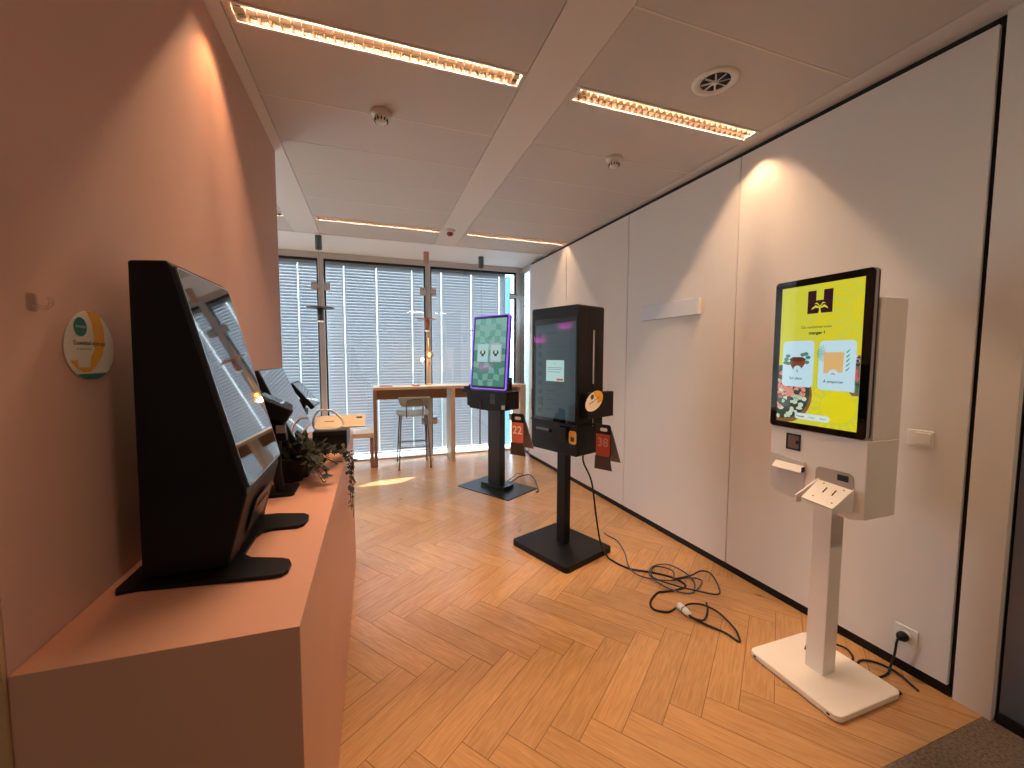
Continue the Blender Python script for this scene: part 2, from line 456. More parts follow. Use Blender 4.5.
# outside world
m = MB().box((-300, 40, -14.2), (300, 420, -14)); tag(m.build('distant_ground', GROUND), 'hazy green ground far outside behind the corner window', 'ground'); bpy.data.objects['distant_ground']['kind'] = 'structure'
def blob_tree(x, y, h, r, lab):
    t = thing('tree', lab, 'tree', (x, y, -14), 0, 'trees far outside the corner window')
    MB().lathe([(.5, 0), (.35, h*.6)], 8).build('trunk', OAKD, t)
    bm = bmesh.new(); bmesh.ops.create_icosphere(bm, subdivisions=3, radius=1)
    rr = random.Random(int(x*7))
    for v in bm.verts: 
        n = v.co.copy(); k = 1+.16*math.sin(n.x*6+x)*math.cos(n.y*5)+rr.uniform(-.08, .08)
        v.co = Vector((n.x*r*k, n.y*r*k, n.z*h*.38*k+h*.66))
    me = bpy.data.meshes.new('foliage'); bm.to_mesh(me); bm.free(); me.materials.append(TREE)
    o = bpy.data.objects.new('foliage', me); C.objects.link(o); o.parent = t
for k in range(5):
    a = R(56+5.6*k); d = 62+22*(k % 2)
    blob_tree(d*math.cos(a), d*math.sin(a), 12.6-(k % 3)*.8, 3.6, 'hazy green tree far outside the corner window')

# ------------------------------------------------------------------ ceiling fixtures
TUBE = mat('fluorescent_tube', (255, 255, 255), .5, emit=(255, 208, 158), estr=2)
REFL = mat('mirror_reflector', (120, 104, 92), .25, metal=.9)
LOUV = mat('louvre_blade', (170, 150, 132), .3, metal=.8)
def louvre_light():
    t = thing('ceiling_light', '', 'ceiling light', (0, 0, H), 0, 'recessed louvred ceiling lights')
    L2 = .585
    f = MB()
    f.box((-L2-.012, -.056, -.004), (L2+.012, -.044, .004)).box((-L2-.012, .044, -.004), (L2+.012, .056, .004))
    f.box((-L2-.012, -.044, -.004), (-L2, .044, .004)).box((L2, -.044, -.004), (L2+.012, .044, .004)); f.build('frame', CEIL2, t)
    h = MB()
    h.flat([(-L2, -.044, 0), (L2, -.044, 0), (L2, -.040, .06), (-L2, -.040, .06)]); h.flat([(-L2, .044, 0), (L2, .044, 0), (L2, .040, .06), (-L2, .040, .06)])
    h.flat([(-L2, -.04, .06), (L2, -.04, .06), (L2, .04, .06), (-L2, .04, .06)]); h.flat([(-L2, -.044, 0), (-L2, .044, 0), (-L2, .04, .06), (-L2, -.04, .06)])
    h.flat([(L2, -.044, 0), (L2, .044, 0), (L2, .04, .06), (L2, -.04, .06)]); h.build('reflector', REFL, t)
    tb = MB()
    tb.tube([(-L2+.02, -.022, .040), (L2-.02, -.022, .040)], .006, 10, smooth_path=False); tb.build('tube', TUBE, t)
    MB().tube([(-L2+.02, .022, .040), (L2-.02, .022, .040)], .006, 10, smooth_path=False).build('tube', TUBE, t)
    l = MB(); n = 30
    for i in range(1, n):
        x = -L2+2*L2*i/n
        l.add([(x-.0045, -.043, .034), (x+.0045, -.043, .034), (x+.0045, .043, .034), (x-.0045, .043, .034), (x-.0006, -.043, 0), (x+.0006, -.043, 0), (x+.0006, .043, 0), (x-.0006, .043, 0)],
              [(0, 1, 2, 3), (7, 6, 5, 4), (0, 4, 5, 1), (1, 5, 6, 2), (2, 6, 7, 3), (3, 7, 4, 0)])
    l.box((-L2, -.001, 0), (L2, .001, .022)); l.build('louvre', LOUV, t)
    return t
WARM = (1, .67, .43)
def area(name, loc, sx, sy, e, col=WARM, rot=(0, 0, 0), spread=None):
    d = bpy.data.lights.new(name, 'AREA'); d.shape = 'RECTANGLE'; d.size = sx; d.size_y = sy; d.energy = e; d.color = col
    if spread: d.spread = spread
    o = bpy.data.objects.new(name, d); C.objects.link(o); o.location = loc; o.rotation_euler = rot; return o
def spot(name, loc, e, ang, blend, col=WARM, rot=(0, 0, 0), r=.01):
    d = bpy.data.lights.new(name, 'SPOT'); d.energy = e; d.spot_size = ang; d.spot_blend = blend; d.color = col; d.shadow_soft_size = r
    o = bpy.data.objects.new(name, d); C.objects.link(o); o.location = loc; o.rotation_euler = rot; return o
proto = louvre_light()
lamps = [(.108, 1.897, 'lit louvred ceiling light at upper left, nearest the pink wall', 18),
         (1.580, 1.897, 'lit louvred ceiling light beside the round air vent, near the white wall', 21),
         (.108, 4.340, 'louvred ceiling light near the windows, left of the red alarm sounder', 10),
         (1.580, 4.340, 'louvred ceiling light near the windows, right of the red alarm sounder', 10),
         (-1.356, 4.340, 'louvred ceiling light near the windows, its end just showing past the pink wall', 12),
         (.108, -.553, 'louvred ceiling light behind the viewer on the left', 3),
         (1.580, -.553, 'louvred ceiling light behind the viewer on the right', 42)]
for i, (x, y, lab, e) in enumerate(lamps):
    o = proto if i == 0 else copy_tree(proto)
    o.location = (x, y, H); o['label'] = lab
    if y < 0: area('lamp_light', (x, y, H-.006), 1.13, .07, e*.5)
    else: area('lamp_light', (x, y, H+.052), 1.13, .007, e*1.6, spread=R(128))
# the tube ends throw tight scallops on the walls beside them
spot('end_glow', (-.462, 1.897, H-.008), 14, R(98), .55, (1, .43, .17), rot=(0, R(-6), 0))
spot('end_glow', (2.162, 1.897, H-.008), 13, R(100), .6, (1, .60, .32), rot=(0, R(6), 0))
spot('end_glow', (2.04, 4.34, H-.008), 9, R(50), .5, rot=(0, R(4), 0))

def detector(x, y, red, label):
    t = thing('smoke_detector' if not red else 'alarm_sounder', label, 'smoke detector' if not red else 'alarm', (x, y, H-(.002 if red else 0)), 0)
    MB().lathe([(.055, 0), (.055, -.012), (.046, -.022), (.030, -.026)], 28).build('base', CEIL2, t)
    if red: MB().lathe([(.030, -.024), (.034, -.042), (.020, -.058), (.004, -.062)], 24).build('sounder', mat('red_plastic', (150, 40, 40), .4), t)
    else:
        MB().lathe([(.030, -.024), (.036, -.034), (.036, -.040), (.028, -.056), (.006, -.060)], 24).build('sensor_head', WHITEP, t)
        v = MB()
        for k in range(12):
            a = 2*PI*k/12; v.box((-.0028, .031, -.052), (.0028, .037, -.038), Matrix.Rotation(a, 4, 'Z'))
        v.build('vent_slot', DARK, t)
detector(.069, 2.38, False, 'white round smoke detector on the left ceiling panels, nearest the pink wall')
detector(1.54, 2.40, False, 'white round smoke detector on the right ceiling panels, near the white wall')
detector(.789, 4.284, True, 'red and white alarm sounder on the smooth ceiling band near the windows')
t = thing('air_vent', 'round white swirl air vent in the ceiling beside the louvred light', 'vent', (1.575, 1.596, H))
MB().lathe([(.105, 0), (.102, -.006), (.085, -.009), (.07, -.004), (.066, .0)], 40, cap=False).build('ring', WHITEP, t)
MB().lathe([(.066, -.001), (.06, .0004), (0.001, .0004)], 32, cap=False).build('throat', DARK, t, M=Matrix.Translation((0, 0, -.0015)))
v = MB()
for k in range(8):
    a = 2*PI*k/8
    v.box((.010, -.0035, -.007), (.062, .0035, -.003), Matrix.Rotation(a, 4, 'Z') @ Matrix.Rotation(R(25), 4, 'X'))
v.lathe([(.014, -.010), (.014, -.002)], 16); v.build('blade', WHITEP, t)

# pendants
def pendant(x, y, zc, zd, col, label, disc=.145):
    t = thing('pendant_light', label, 'pendant light', (x, y, zc), 0, 'slim pendant lights by the windows')
    MB().lathe([(.036, 0), (.036, -.15), (.034, -.152)], 24).build('canopy', col, t)
    MB().tube([(0, 0, -.15), (0, 0, zd-zc)], .0016, 6, smooth_path=False).build('wire', STEELT, t)
    d = zd-zc
    MB().lathe([(disc, d), (disc, d+.008), (.02, d+.016)], 36).build('disc_shade', col, t)
    MB().lathe([(.034, d-.003), (.034, d-.14), (.031, d-.143)], 24).build('lamp_holder', col, t)
    MB().lathe([(.030, d-.144), (.030, d-.158)], 20).build('diffuser', mat('frosted_diffuser', (250, 245, 240), .4, emit=(255, 240, 225), estr=.5), t)
GPEN = mat('grey_lacquer', (92, 104, 110), .4)
PPEN = mat('copper_pink_lacquer', (205, 160, 150), .4)
pendant(-.552, 5.10, 2.80, 1.995, GPEN, 'grey pendant light with thin disc, hanging nearest the pink wall')
pendant(.685, 5.42, 2.80, 1.935, PPEN, 'pale copper pendant light with thin disc hanging above the table lamp', .13)
pendant(1.42, 5.42, 2.80, 1.80, GPEN, 'grey pendant light whose disc hides behind the purple-edged kiosk')

# ------------------------------------------------------------------ counter
t = thing('counter', 'terracotta pink counter standing along the pink wall', 'counter', (0, 0, 0))
MB().prism([(XL+.002, .846), (XB, .832), (XB, 3.03), (XL+.002, 3.03)], .0, HB-.0).build('carcass', PINKC, t, bevel=.0015)

# ------------------------------------------------------------------ big tabletop kiosk
def big_kiosk():
    t = thing('tabletop_kiosk', 'large black tabletop kiosk with a slanted switched-off screen, on the near end of the counter', 'kiosk', (-.37, 1.27, HB), 0)
    ox, oy, oz = -.37, 1.27, HB
    # local coords
    y0, y1 = 1.10-oy, 1.452-oy
    prof = [(-.494, 1.655), (-.424, 1.660), (-.415, 1.648), (-.293, 1.136), (-.292, 1.113), (-.335, .955), (-.335, .944), (-.502, .944)]
    pr = [(x-ox, z-oz) for x, z in reversed(prof)]
    MB().prism(pr, y0, y1, 'y').build('body', BLACK, t, bevel=.006)
    # base plate, U shaped
    pts = [(-.532, 1.066), (-.50, 1.070), (-.235, 1.035), (-.212, 1.036), (-.200, 1.050), (-.199, 1.085), (-.207, 1.108), (-.225, 1.121), (-.300, 1.150), (-.322, 1.175),
           (-.322, 1.290), (-.312, 1.318), (-.290, 1.326), (-.225, 1.322), (-.208, 1.333), (-.200, 1.37), (-.203, 1.405), (-.218, 1.425), (-.30, 1.452), (-.52, 1.46), (-.54, 1.45), (-.54, 1.08)]
    MB().prism([(x-ox, y-oy) for x, y in pts], 0, .010).build('base_plate', BLACK, t, bevel=.002)
    # slanted screen assembly: frame from (top) to (bottom) in xz
    T = Vector((-.4155, 0, 1.650)); Bq = Vector((-.2905, 0, 1.130)); d = (Bq-T); Ln = d.length; d.normalize(); n = Vector((-d.z, 0, d.x))
    if n.x < 0: n = -n
    # local: u along y, v along d, w along n
    M = Matrix(((0, d.x, n.x, T.x-ox), (1, 0, 0, -oy), (0, d.z, n.z, T.z-oz), (0, 0, 0, 1)))
    a0, a1 = 1.10, 1.452
    MB().prism(rrect(a0, 0, a1, Ln, .018), -.006, .004, 'z', M).build('bezel', BLACK2, t, bevel=.002)
    MB().prism(rrect(a0+.006, .008, a1-.006, Ln-.008, .012), .0042, .0058, 'z', M).build('screen', MIRGLASS, t)
    fr = MB(); o_ = rrect(a0+.003, .004, a1-.003, Ln-.004, .015, 5); i_ = rrect(a0+.0065, .0075, a1-.0065, Ln-.0075, .012, 5); k = len(o_)
    fr.add([(p[0], p[1], .0062) for p in o_]+[(p[0], p[1], .0062) for p in i_], [(j, (j+1) % k, k+(j+1) % k, k+j) for j in range(k)], M); fr.build('edge_trim', ALUL, t)
    # printer slot on the undercut
    A = Vector((-.290, 0, 1.09)); B2 = Vector((-.330, 0, .965)); dd = (B2-A).normalized(); nn = Vector((-dd.z, 0, dd.x));
    if nn.x < 0: nn = -nn
    M2 = Matrix(((0, dd.x, nn.x, A.x-ox), (1, 0, 0, -oy), (0, dd.z, nn.z, A.z-oz), (0, 0, 0, 1)))
    MB().box((1.19, .012, .0005), (1.36, .105, .003), M2).build('printer_door', BLACK2, t, bevel=.002)
    MB().box((1.22, .035, .0031), (1.33, .045, .004), M2).build('paper_slot', DARK, t)
big_kiosk()

# ------------------------------------------------------------------ second tabletop kiosk with card terminal
def mid_kiosk():
    ox, oy, oz = -.40, 2.08, HB
    t = thing('tabletop_kiosk', 'smaller black tabletop kiosk with tilted landscape screen, behind the large one', 'kiosk', (ox, oy, oz), 0)
    T = Vector((-.452, 0, 1.390)); Bq = Vector((-.322, 0, 1.085)); d = (Bq-T); Ln = d.length; d.normalize(); n = Vector((-d.z, 0, d.x))
    if n.x < 0: n = -n
    M = Matrix(((0, d.x, n.x, T.x-ox), (1, 0, 0, -oy), (0, d.z, n.z, T.z-oz), (0, 0, 0, 1)))
    a0, a1 = 1.89, 2.36
    MB().prism(rrect(a0, 0, a1, Ln, .02), -.030, .008, 'z', M).build('screen_housing', BLACK2, t, bevel=.003)
    MB().prism(rrect(a0+.008, .008, a1-.008, Ln-.008, .012), .0082, .0098, 'z', M).build('screen', MIRGLASS, t)
    MB().prism([(-.44-ox, .012), (-.31-ox, .012), (-.335-ox, 1.10-oz), (-.40-ox, 1.25-oz), (-.46-ox, 1.25-oz)], 1.93-oy, 2.30-oy, 'y').build('pedestal', BLACK, t, bevel=.005)
    MB().prism(rrect(-.50-ox, 1.88-oy, -.27-ox, 2.36-oy, .02), 0, .010).build('base_plate', BLACK, t, bevel=.002)
    # arm carrying the terminal
    t2 = thing('card_terminal', 'black card payment terminal on a bracket beside the smaller tabletop kiosk', 'card terminal', (-.34, 1.70, HB), 0)
    Mt = Matrix.Translation((-.010, -.02, .335)) @ Matrix.Scale(1.12, 4) @ Matrix.Rotation(R(30), 4, 'Y') @ Matrix.Rotation(R(12), 4, 'Z')
    MB().prism(rrect(-.058, -.05, .058, .062, .016), -.030, .018, 'z', Mt).build('terminal_body', BLKPL, t2, bevel=.006)
    MB().prism(rrect(-.045, -.02, .028, .05, .006), .0185, .0195, 'z', Mt).build('terminal_screen', DGLASS, t2)
    MB().prism([(-.03, .20), (.030, .20), (.022, .30), (-.02, .315)], -.02, .02, 'y').build('cradle', BLKPL, t2, bevel=.004)
    MB().tube([(0, 0, .008), (-.01, .0, .10), (-.005, 0, .22)], .017, 12).build('stem', BLKPL, t2)
    MB().prism(rrect(-.07, -.06, .055, .08, .015), 0, .010).build('foot_plate', BLACK, t2, bevel=.002)
    MB().box((-.002, -.03, .232), (.030, -.021, .262)).build('bracket', ALUL, t2, bevel=.002)
mid_kiosk()

# ------------------------------------------------------------------ trailing plant
def plant():
    t = thing('trailing_plant', 'dark green trailing plant in a black pot, hanging over the counter edge', 'plant', (-.33, 1.86, HB), 0)
    MB().lathe([(.045, 0), (.062, .09), (.064, .10), (.058, .10), (.052, .075)], 24).build('pot', BLKPL, t)
    rnd = random.Random(5)
    stems = MB(); leaves = MB()
    def leaf(p, d, s):
        d = d.normalized(); side = d.cross(Vector((rnd.uniform(-.4, .4), rnd.uniform(-.4, .4), 1))).normalized(); nn = side.cross(d)
        pr = [(0, 0), (.25, .30), (.55, .36), (.85, .16), (1, 0)]
        vs = []; fs = []
        for u, w in pr:
            c = p+d*s*u-nn*s*.15*u*u
            vs += [tuple(c+side*s*w*.85+nn*s*.07*w), tuple(c), tuple(c-side*s*w*.85+nn*s*.07*w)]
        for k in range(4):
            a = 3*k; fs += [(a, a+1, a+4, a+3), (a+1, a+2, a+5, a+4)]
        leaves.add(vs, fs, None, True)
    def run(pts, nl, s):
        P = [Vector(q)-Vector((-.33, 1.86, HB)) for q in pts]
        stems.tube(P, .0018, 5, sub=5)
        seg = len(P)-1
        for k in range(nl):
            u = k/nl*seg; i = int(u); f = u-i; p = P[i].lerp(P[min(i+1, seg)], f); d = (P[min(i+1, seg)]-P[i]).normalized()
            dd = d*.5+Vector((rnd.uniform(-1, 1), rnd.uniform(-1, 1), rnd.uniform(-.4, .9)))
            leaf(p, dd, s*rnd.uniform(.7, 1.25))
    for k in range(26):
        a = rnd.uniform(-.8, 2.2); ln = rnd.uniform(.07, .20)
        x0, y0 = -.33+rnd.uniform(-.02, .02), 1.86+rnd.uniform(-.02, .02)
        ex, ey = x0+ln*math.cos(a)*.9, y0+ln*math.sin(a)*1.5
        ex = max(min(ex, -.155), -.44)
        run([(x0, y0, HB+.09), (x0*.6+ex*.4, y0*.6+ey*.4, HB+rnd.uniform(.11, .17)), (ex, ey, HB+rnd.uniform(.02, .07))], 12, .040)
    for k in range(4):
        run([(-.31, 1.88+.03*k, HB+.09), (-.25, 1.94+.03*k, HB+.12), (-.18, 2.02+.03*k, HB+.075), (-.150, 2.10+.03*k, HB+.045)], 20, .036)
    for dy, zl, xo in ((0, .66, -.118), (.05, .60, -.112), (.10, .72, -.116)):
        run([(-.26, 1.93+dy, HB+.10), (-.19, 2.02+dy, HB+.07), (-.145, 2.13+dy, HB+.035), (xo, 2.17+dy, HB-.02), (xo-.004, 2.18+dy, .84), (xo, 2.185+dy, zl)], 34, .030)
    stems.build('stems', LEAF, t); leaves.build('foliage', LEAF, t)
plant()

# ------------------------------------------------------------------ cash drawer, cream stand, small terminal, white cable
t = thing('receipt_printer_box', 'low black box on the far end of the counter under a cream tray', 'box', (-.232, 2.56, HB))
MB().box((-.086, -.16, .0), (.088, .17, .104)).build('casing', BLACK2, t, bevel=.004)
MB().box((-.080, -.162, .02), (.082, -.1595, .085)).build('drawer_front', BLKPL, t, bevel=.001)
MB().box((-.08, -.15, .1045), (.082, .165, .1065)).build('lid', mat('grey_reflecting_lid', (92, 98, 106), .4, metal=.2), t, label='grey metal lid')  # metal top face, its light grey reflection put into the colour
t = thing('cream_tray', 'cream slanted tray overhanging the black box on the counter', 'tray', (-.232, 2.56, HB+.109))
Mt = Matrix.Translation((.048, -.02, .026)) @ Matrix.Rotation(R(30), 4, 'X')
MB().prism(rrect(-.135, -.055, .135, .055, .006), -.006, .004, 'z', Mt).build('tray_plate', CREAM, t, bevel=.001)
MB().prism(rrect(.085, .018, .118, .034, .003), .0045, .0052, 'z', Mt).build('dark_label', mat('dim_print', (90, 84, 74), .6), t)
MB().prism(rrect(-.085, -.004, -.035, .004, .002), .0045, .0052, 'z', Mt).build('printed_line', mat('brown_print', (150, 110, 80), .6), t)
MB().prism([(-.05, -.05), (.13, -.05), (.13, .045), (-.05, .045)], .0, .006).build('tray_foot', CREAM, t, M=Matrix.Translation((-.04, .03, 0)))
t = MB().tube([(-.318, 2.47, 1.055), (-.316, 2.44, 1.10), (-.285, 2.43, 1.150), (-.22, 2.43, 1.145), (-.175, 2.43, 1.105), (-.165, 2.43, 1.068), (-.20, 2.42, 1.049), (-.29, 2.42, 1.049)], .006, 10, closed=True)
tag(t.build('white_cable', WHITEP), 'white looped cable lying against the cream tray', 'cable')
t = thing('small_display', 'small black tilted display on a stand at the far end of the counter', 'display', (-.40, 2.62, HB))
dT = Vector((-.432, 0, 1.298)); dB = Vector((-.318, 0, 1.158)); d = dB-dT; Ln = d.length; d.normalize(); n = Vector((-d.z, 0, d.x)); n = n if n.x > 0 else -n
M = Matrix(((0, d.x, n.x, dT.x+.40), (1, 0, 0, -2.62), (0, d.z, n.z, dT.z-HB), (0, 0, 0, 1)))
MB().prism(rrect(2.50, 0, 2.75, Ln, .01), -.018, .006, 'z', M).build('housing', BLKPL, t, bevel=.003)
MB().prism(rrect(2.51, .008, 2.74, Ln-.008, .006), .0062, .0072, 'z', M).build('screen', MIRGLASS, t)
MB().tube([(-.01, 0, .01), (-.02, 0, .13), (.02, 0, .28)], .022, 12).build('stand', BLKPL, t)
MB().prism(rrect(-.08, -.09, .055, .10, .02), 0, .014).build('foot', BLKPL, t, bevel=.003)
MB().box((-.03, -.05, .17), (.03, .04, .21)).build('hinge', BLKPL, t, bevel=.006)

# ------------------------------------------------------------------ sticker + hook on the pink wall
t = thing('wall_sticker', 'egg-shaped white and orange sticker on the pink wall', 'sticker', (XL+.0015, 1.105, 1.4715))
MW = Matrix(((0, 0, 1, 0), (1, 0, 0, 0), (0, 1, 0, 0), (0, 0, 0, 1)))   # (u,v,w)->(w, u, v): u along +y, v up
def egg(rx, ry, cx=0, cy=0, n=40):
    return [(cx+rx*math.cos(2*PI*i/n)*(1-.10*math.sin(2*PI*i/n)), cy+ry*math.sin(2*PI*i/n)) for i in range(n)]
stC = mat('sticker_white', (214, 205, 190), .5); stO = mat('sticker_orange', (226, 158, 42), .5); stT = mat('sticker_teal', (38, 108, 100), .5); stD = mat('sticker_print', (60, 48, 40), .6)
E_ = egg(.080, .072)
MB().prism(E_, 0, .0012, 'z', MW).build('sticker_face', stC, t)
def band(f0, f1, v0, v1, z, m_, name):
    vs = []; n = 14
    for i in range(n+1):
        v = v0+(v1-v0)*i/n; lim = .080*math.sqrt(max(0, 1-(v/.072)**2))*(1-.10*v/.072)
        vs.append((max(-lim, min(lim, f0(v))), v, z))
    for i in range(n, -1, -1):
        v = v0+(v1-v0)*i/n; lim = .080*math.sqrt(max(0, 1-(v/.072)**2))*(1-.10*v/.072)
        vs.append((max(-lim, min(lim, f1(v))), v, z))
    MB().flat(vs, MW).build(name, m_, t)
ob = [(430,316),(470,318),(500,336),(520,400),(522,470),(505,550),(470,600),(435,636),(395,636),(365,612),(337,575),(372,572),(376,610),(435,612),(440,560),(462,520),(465,440),(455,370)]
MB().flat([((x-445)/130*.080, (495-y)/180*.072, .0016) for x, y in ob], MW).build('orange_band', stO, t)
band(lambda v: -.09, lambda v: .09, -.0715, -.060, .0018, stT, 'teal_strip')
MB().flat([(p[0], p[1], .0018) for p in ell(-.030, .037, .020, .0195)], MW).build('teal_badge', stT, t)
MWt = MW
text_mesh('badge_text', 'restoapp', .009, stC, t, MWt @ Matrix.Translation((-.030, .038, .0021)))
text_mesh('headline', 'Download onze app', .0125, stD, t, MWt @ Matrix.Translation((-.003, .004, .0021)), .0002)
text_mesh('subline', 'en bestel direct', .0075, stD, t, MWt @ Matrix.Translation((-.022, -.008, .0021)))
t = thing('clear_wall_hook', 'clear plastic hook stuck on the pink wall left of the sticker', 'hook', (XL+.001, .955, 1.545))
MB().prism(rrect(-.011, -.018, .011, .014, .006), 0, .003, 'z', MW).build('pad', CLEARP, t)
MB().tube([(.004, 0, -.004), (.018, 0, -.012), (.026, .002, -.004), (.024, .003, .008)], .003, 8).build('prong', CLEARP, t)

# ------------------------------------------------------------------ bar table with bench, stool, lamp
t = thing('high_table', 'long light oak high table standing by the windows', 'table', (1.07, 5.66, 0))
X0, X1, Y0, Y1 = -.005, 2.10, 5.47, 5.85
def bl(a, b): return (a[0]-1.07, a[1]-5.66, a[2]), (b[0]-1.07, b[1]-5.66, b[2])
MB().box(*bl((X0, Y0, 1.010), (X1, Y1, 1.048))).build('tabletop', OAK, t, bevel=.002)
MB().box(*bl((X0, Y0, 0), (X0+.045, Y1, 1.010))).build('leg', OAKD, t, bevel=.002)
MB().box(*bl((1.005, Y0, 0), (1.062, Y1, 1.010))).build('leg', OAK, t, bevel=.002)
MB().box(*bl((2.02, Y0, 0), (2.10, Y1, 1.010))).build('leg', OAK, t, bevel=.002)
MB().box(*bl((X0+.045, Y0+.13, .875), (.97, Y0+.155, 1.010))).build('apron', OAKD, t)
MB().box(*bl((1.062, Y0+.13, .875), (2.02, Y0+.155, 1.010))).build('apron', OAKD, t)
t = thing('low_bench', 'low light oak bench joining the left end of the high table', 'bench', (-.6, 5.66, 0))
MB().box((-.62, -.20, .395), (.592, .18, .458)).build('seat', OAK, t, bevel=.003)
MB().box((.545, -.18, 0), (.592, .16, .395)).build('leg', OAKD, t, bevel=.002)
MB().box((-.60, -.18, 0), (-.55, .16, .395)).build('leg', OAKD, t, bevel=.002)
for (x, w, h, lab) in ((.16, .17, .013, 'pinkish tray lying near the left end of the high table'), (.55, .10, .018, 'small pinkish box lying on the high table beside the lamp')):
    m = MB().prism(rrect(-w/2, -.07, w/2, .07, .012), 0, h)
    o = m.build('pink_tray', mat('dusty_pink_card', (190, 138, 128), .6), None, bevel=.002); o.location = (x, 5.64, 1.0485); tag(o, lab, 'tray')
t = thing('table_lamp', 'slim brass table lamp with small glowing amber glass globe on the high table', 'lamp', (.735, 5.74, 1.0485))
BR = mat('brass', (214, 160, 92), .3, metal=.7)
MB().lathe([(.05, 0), (.05, .010), (.030, .018), (.012, .022)], 28).build('base', BR, t)
MB().tube([(0, 0, .02), (0, 0, .66)], .006, 10, smooth_path=False).build('stem', BR, t)
MB().tube([(0, 0, .37), (.012, -.01, .385)], .010, 10, smooth_path=False).build('socket', BR, t)
Mg = Matrix.Translation((.016, -.02, .425))
MB().lathe([(.010, -.058), (.035, -.045), (.055, -.018), (.058, .008), (.046, .036), (.022, .053), (.004, .058)], 28, Mg).build('globe', glass_mat('amber_glass', (1, .72, .42), .12), t)
MB().lathe([(.006, -.03), (.018, -.012), (.020, .005), (.012, .022), (.003, .028)], 16, Mg).build('bulb', mat('warm_bulb', (255, 220, 160), .4, emit=(255, 190, 110), estr=14), t)
d = bpy.data.lights.new('table_lamp_light', 'POINT'); d.energy = 2.4; d.color = (1, .62, .32); d.shadow_soft_size = .03
o = bpy.data.objects.new('table_lamp_light', d); C.objects.link(o); o.location = (.71, 5.62, 1.40)

t = thing('bar_stool', 'olive-grey bar stool with grey steel legs at the high table', 'bar stool', (.492, 5.42, 0))
def shell(w, d0, d1, z, up_):   # curved seat panel
    vs = []; fs = []; nx, ny = 10, 8
    for th in (0, -.012):
        for j in range(ny+1):
            for i in range(nx+1):
                u = i/nx*2-1; v = j/ny
                rr_ = 1-.10*abs(u)**4
                y = d0+(d1-d0)*v; x = u*w*(1-.12*(2*v-1)**4)
                vs.append((x, y*rr_, z+up_*(abs(u)**2.2)+.018*(v if d1 > d0 else 1-v)**3+th))
    n1 = (nx+1)*(ny+1)
    for j in range(ny):
        for i in range(nx):
            a = j*(nx+1)+i; fs.append((a, a+1, a+nx+2, a+nx+1)); fs.append((n1+a+nx+1, n1+a+nx+2, n1+a+1, n1+a))
    per = [i for i in range(nx+1)]+[(nx+1)*(j+1)+nx for j in range(ny)]+[(nx+1)*ny+i for i in range(nx-1, -1, -1)]+[(nx+1)*j for j in range(ny-1, 0, -1)]
    for k in range(len(per)):
        a = per[k]; b = per[(k+1) % len(per)]; fs.append((a, b, n1+b, n1+a))
    return MB().add(vs, fs, None, True)
shell(.212, -.20, .19, .695, .02).build('seat', OLIVE, t)
bk = MB(); vs = []; fs = []
nx, nz = 12, 5
for th in (0, .014):
    for j in range(nz+1):
        for i in range(nx+1):
            u = i/nx*2-1; v = j/nz
            wv = .172+.035*v; cx = 1-(.25*(abs(2*v-1)**3) if abs(u) > .99 else 0)*.3
            vs.append((u*wv*cx, -.215-.02*v+.05*u*u+th, .815+.12*v))
n1 = (nx+1)*(nz+1)
for j in range(nz):
    for i in range(nx):
        a = j*(nx+1)+i; fs.append((a, a+nx+1, a+nx+2, a+1)); fs.append((n1+a+1, n1+a+nx+2, n1+a+nx+1, n1+a))
per = [i for i in range(nx+1)]+[(nx+1)*(j+1)+nx for j in range(nz)]+[(nx+1)*nz+i for i in range(nx-1, -1, -1)]+[(nx+1)*j for j in range(nz-1, 0, -1)]
for k in range(len(per)):
    a = per[k]; b = per[(k+1) % len(per)]; fs.append((a, n1+a, n1+b, b))
bk.add(vs, fs, None, True); bk.build('backrest', OLIVE, t)
MB().tube([(-.10, -.17, .675), (-.102, -.225, .76), (-.098, -.236, .86), (-.07, -.236, .905), (.07, -.236, .905), (.098, -.236, .86), (.102, -.225, .76), (.10, -.17, .675)], .0085, 8).build('back_frame', STEELT, t)
for sx in (-1, 1):
    for (sy, yf) in ((-1, -.205), (1, .235)):
        MB().tube([(sx*.15, sy*.13, .682), (sx*.165, sy*.145, .65), (sx*.20, yf, 0.004)], .0095, 8).build('leg', STEELT, t)
MB().tube([(-.178, -.175, .285), (.178, -.175, .285)], .007, 8, smooth_path=False).tube([(-.178, .20, .285), (.178, .20, .285)], .007, 8, smooth_path=False).tube([(-.178, -.175, .285), (-.178, .20, .285)], .007, 8, smooth_path=False).tube([(.178, -.175, .285), (.178, .20, .285)], .007, 8, smooth_path=False).build('footrest', STEELT, t)

# ------------------------------------------------------------------ cable helper
def cable(name, pts, r, m, label, cat='cable', parent=None):
    o = MB().tube(pts, r, 8, sub=8).build(name, m, parent)
    if not parent: tag(o, label, cat)
    return o

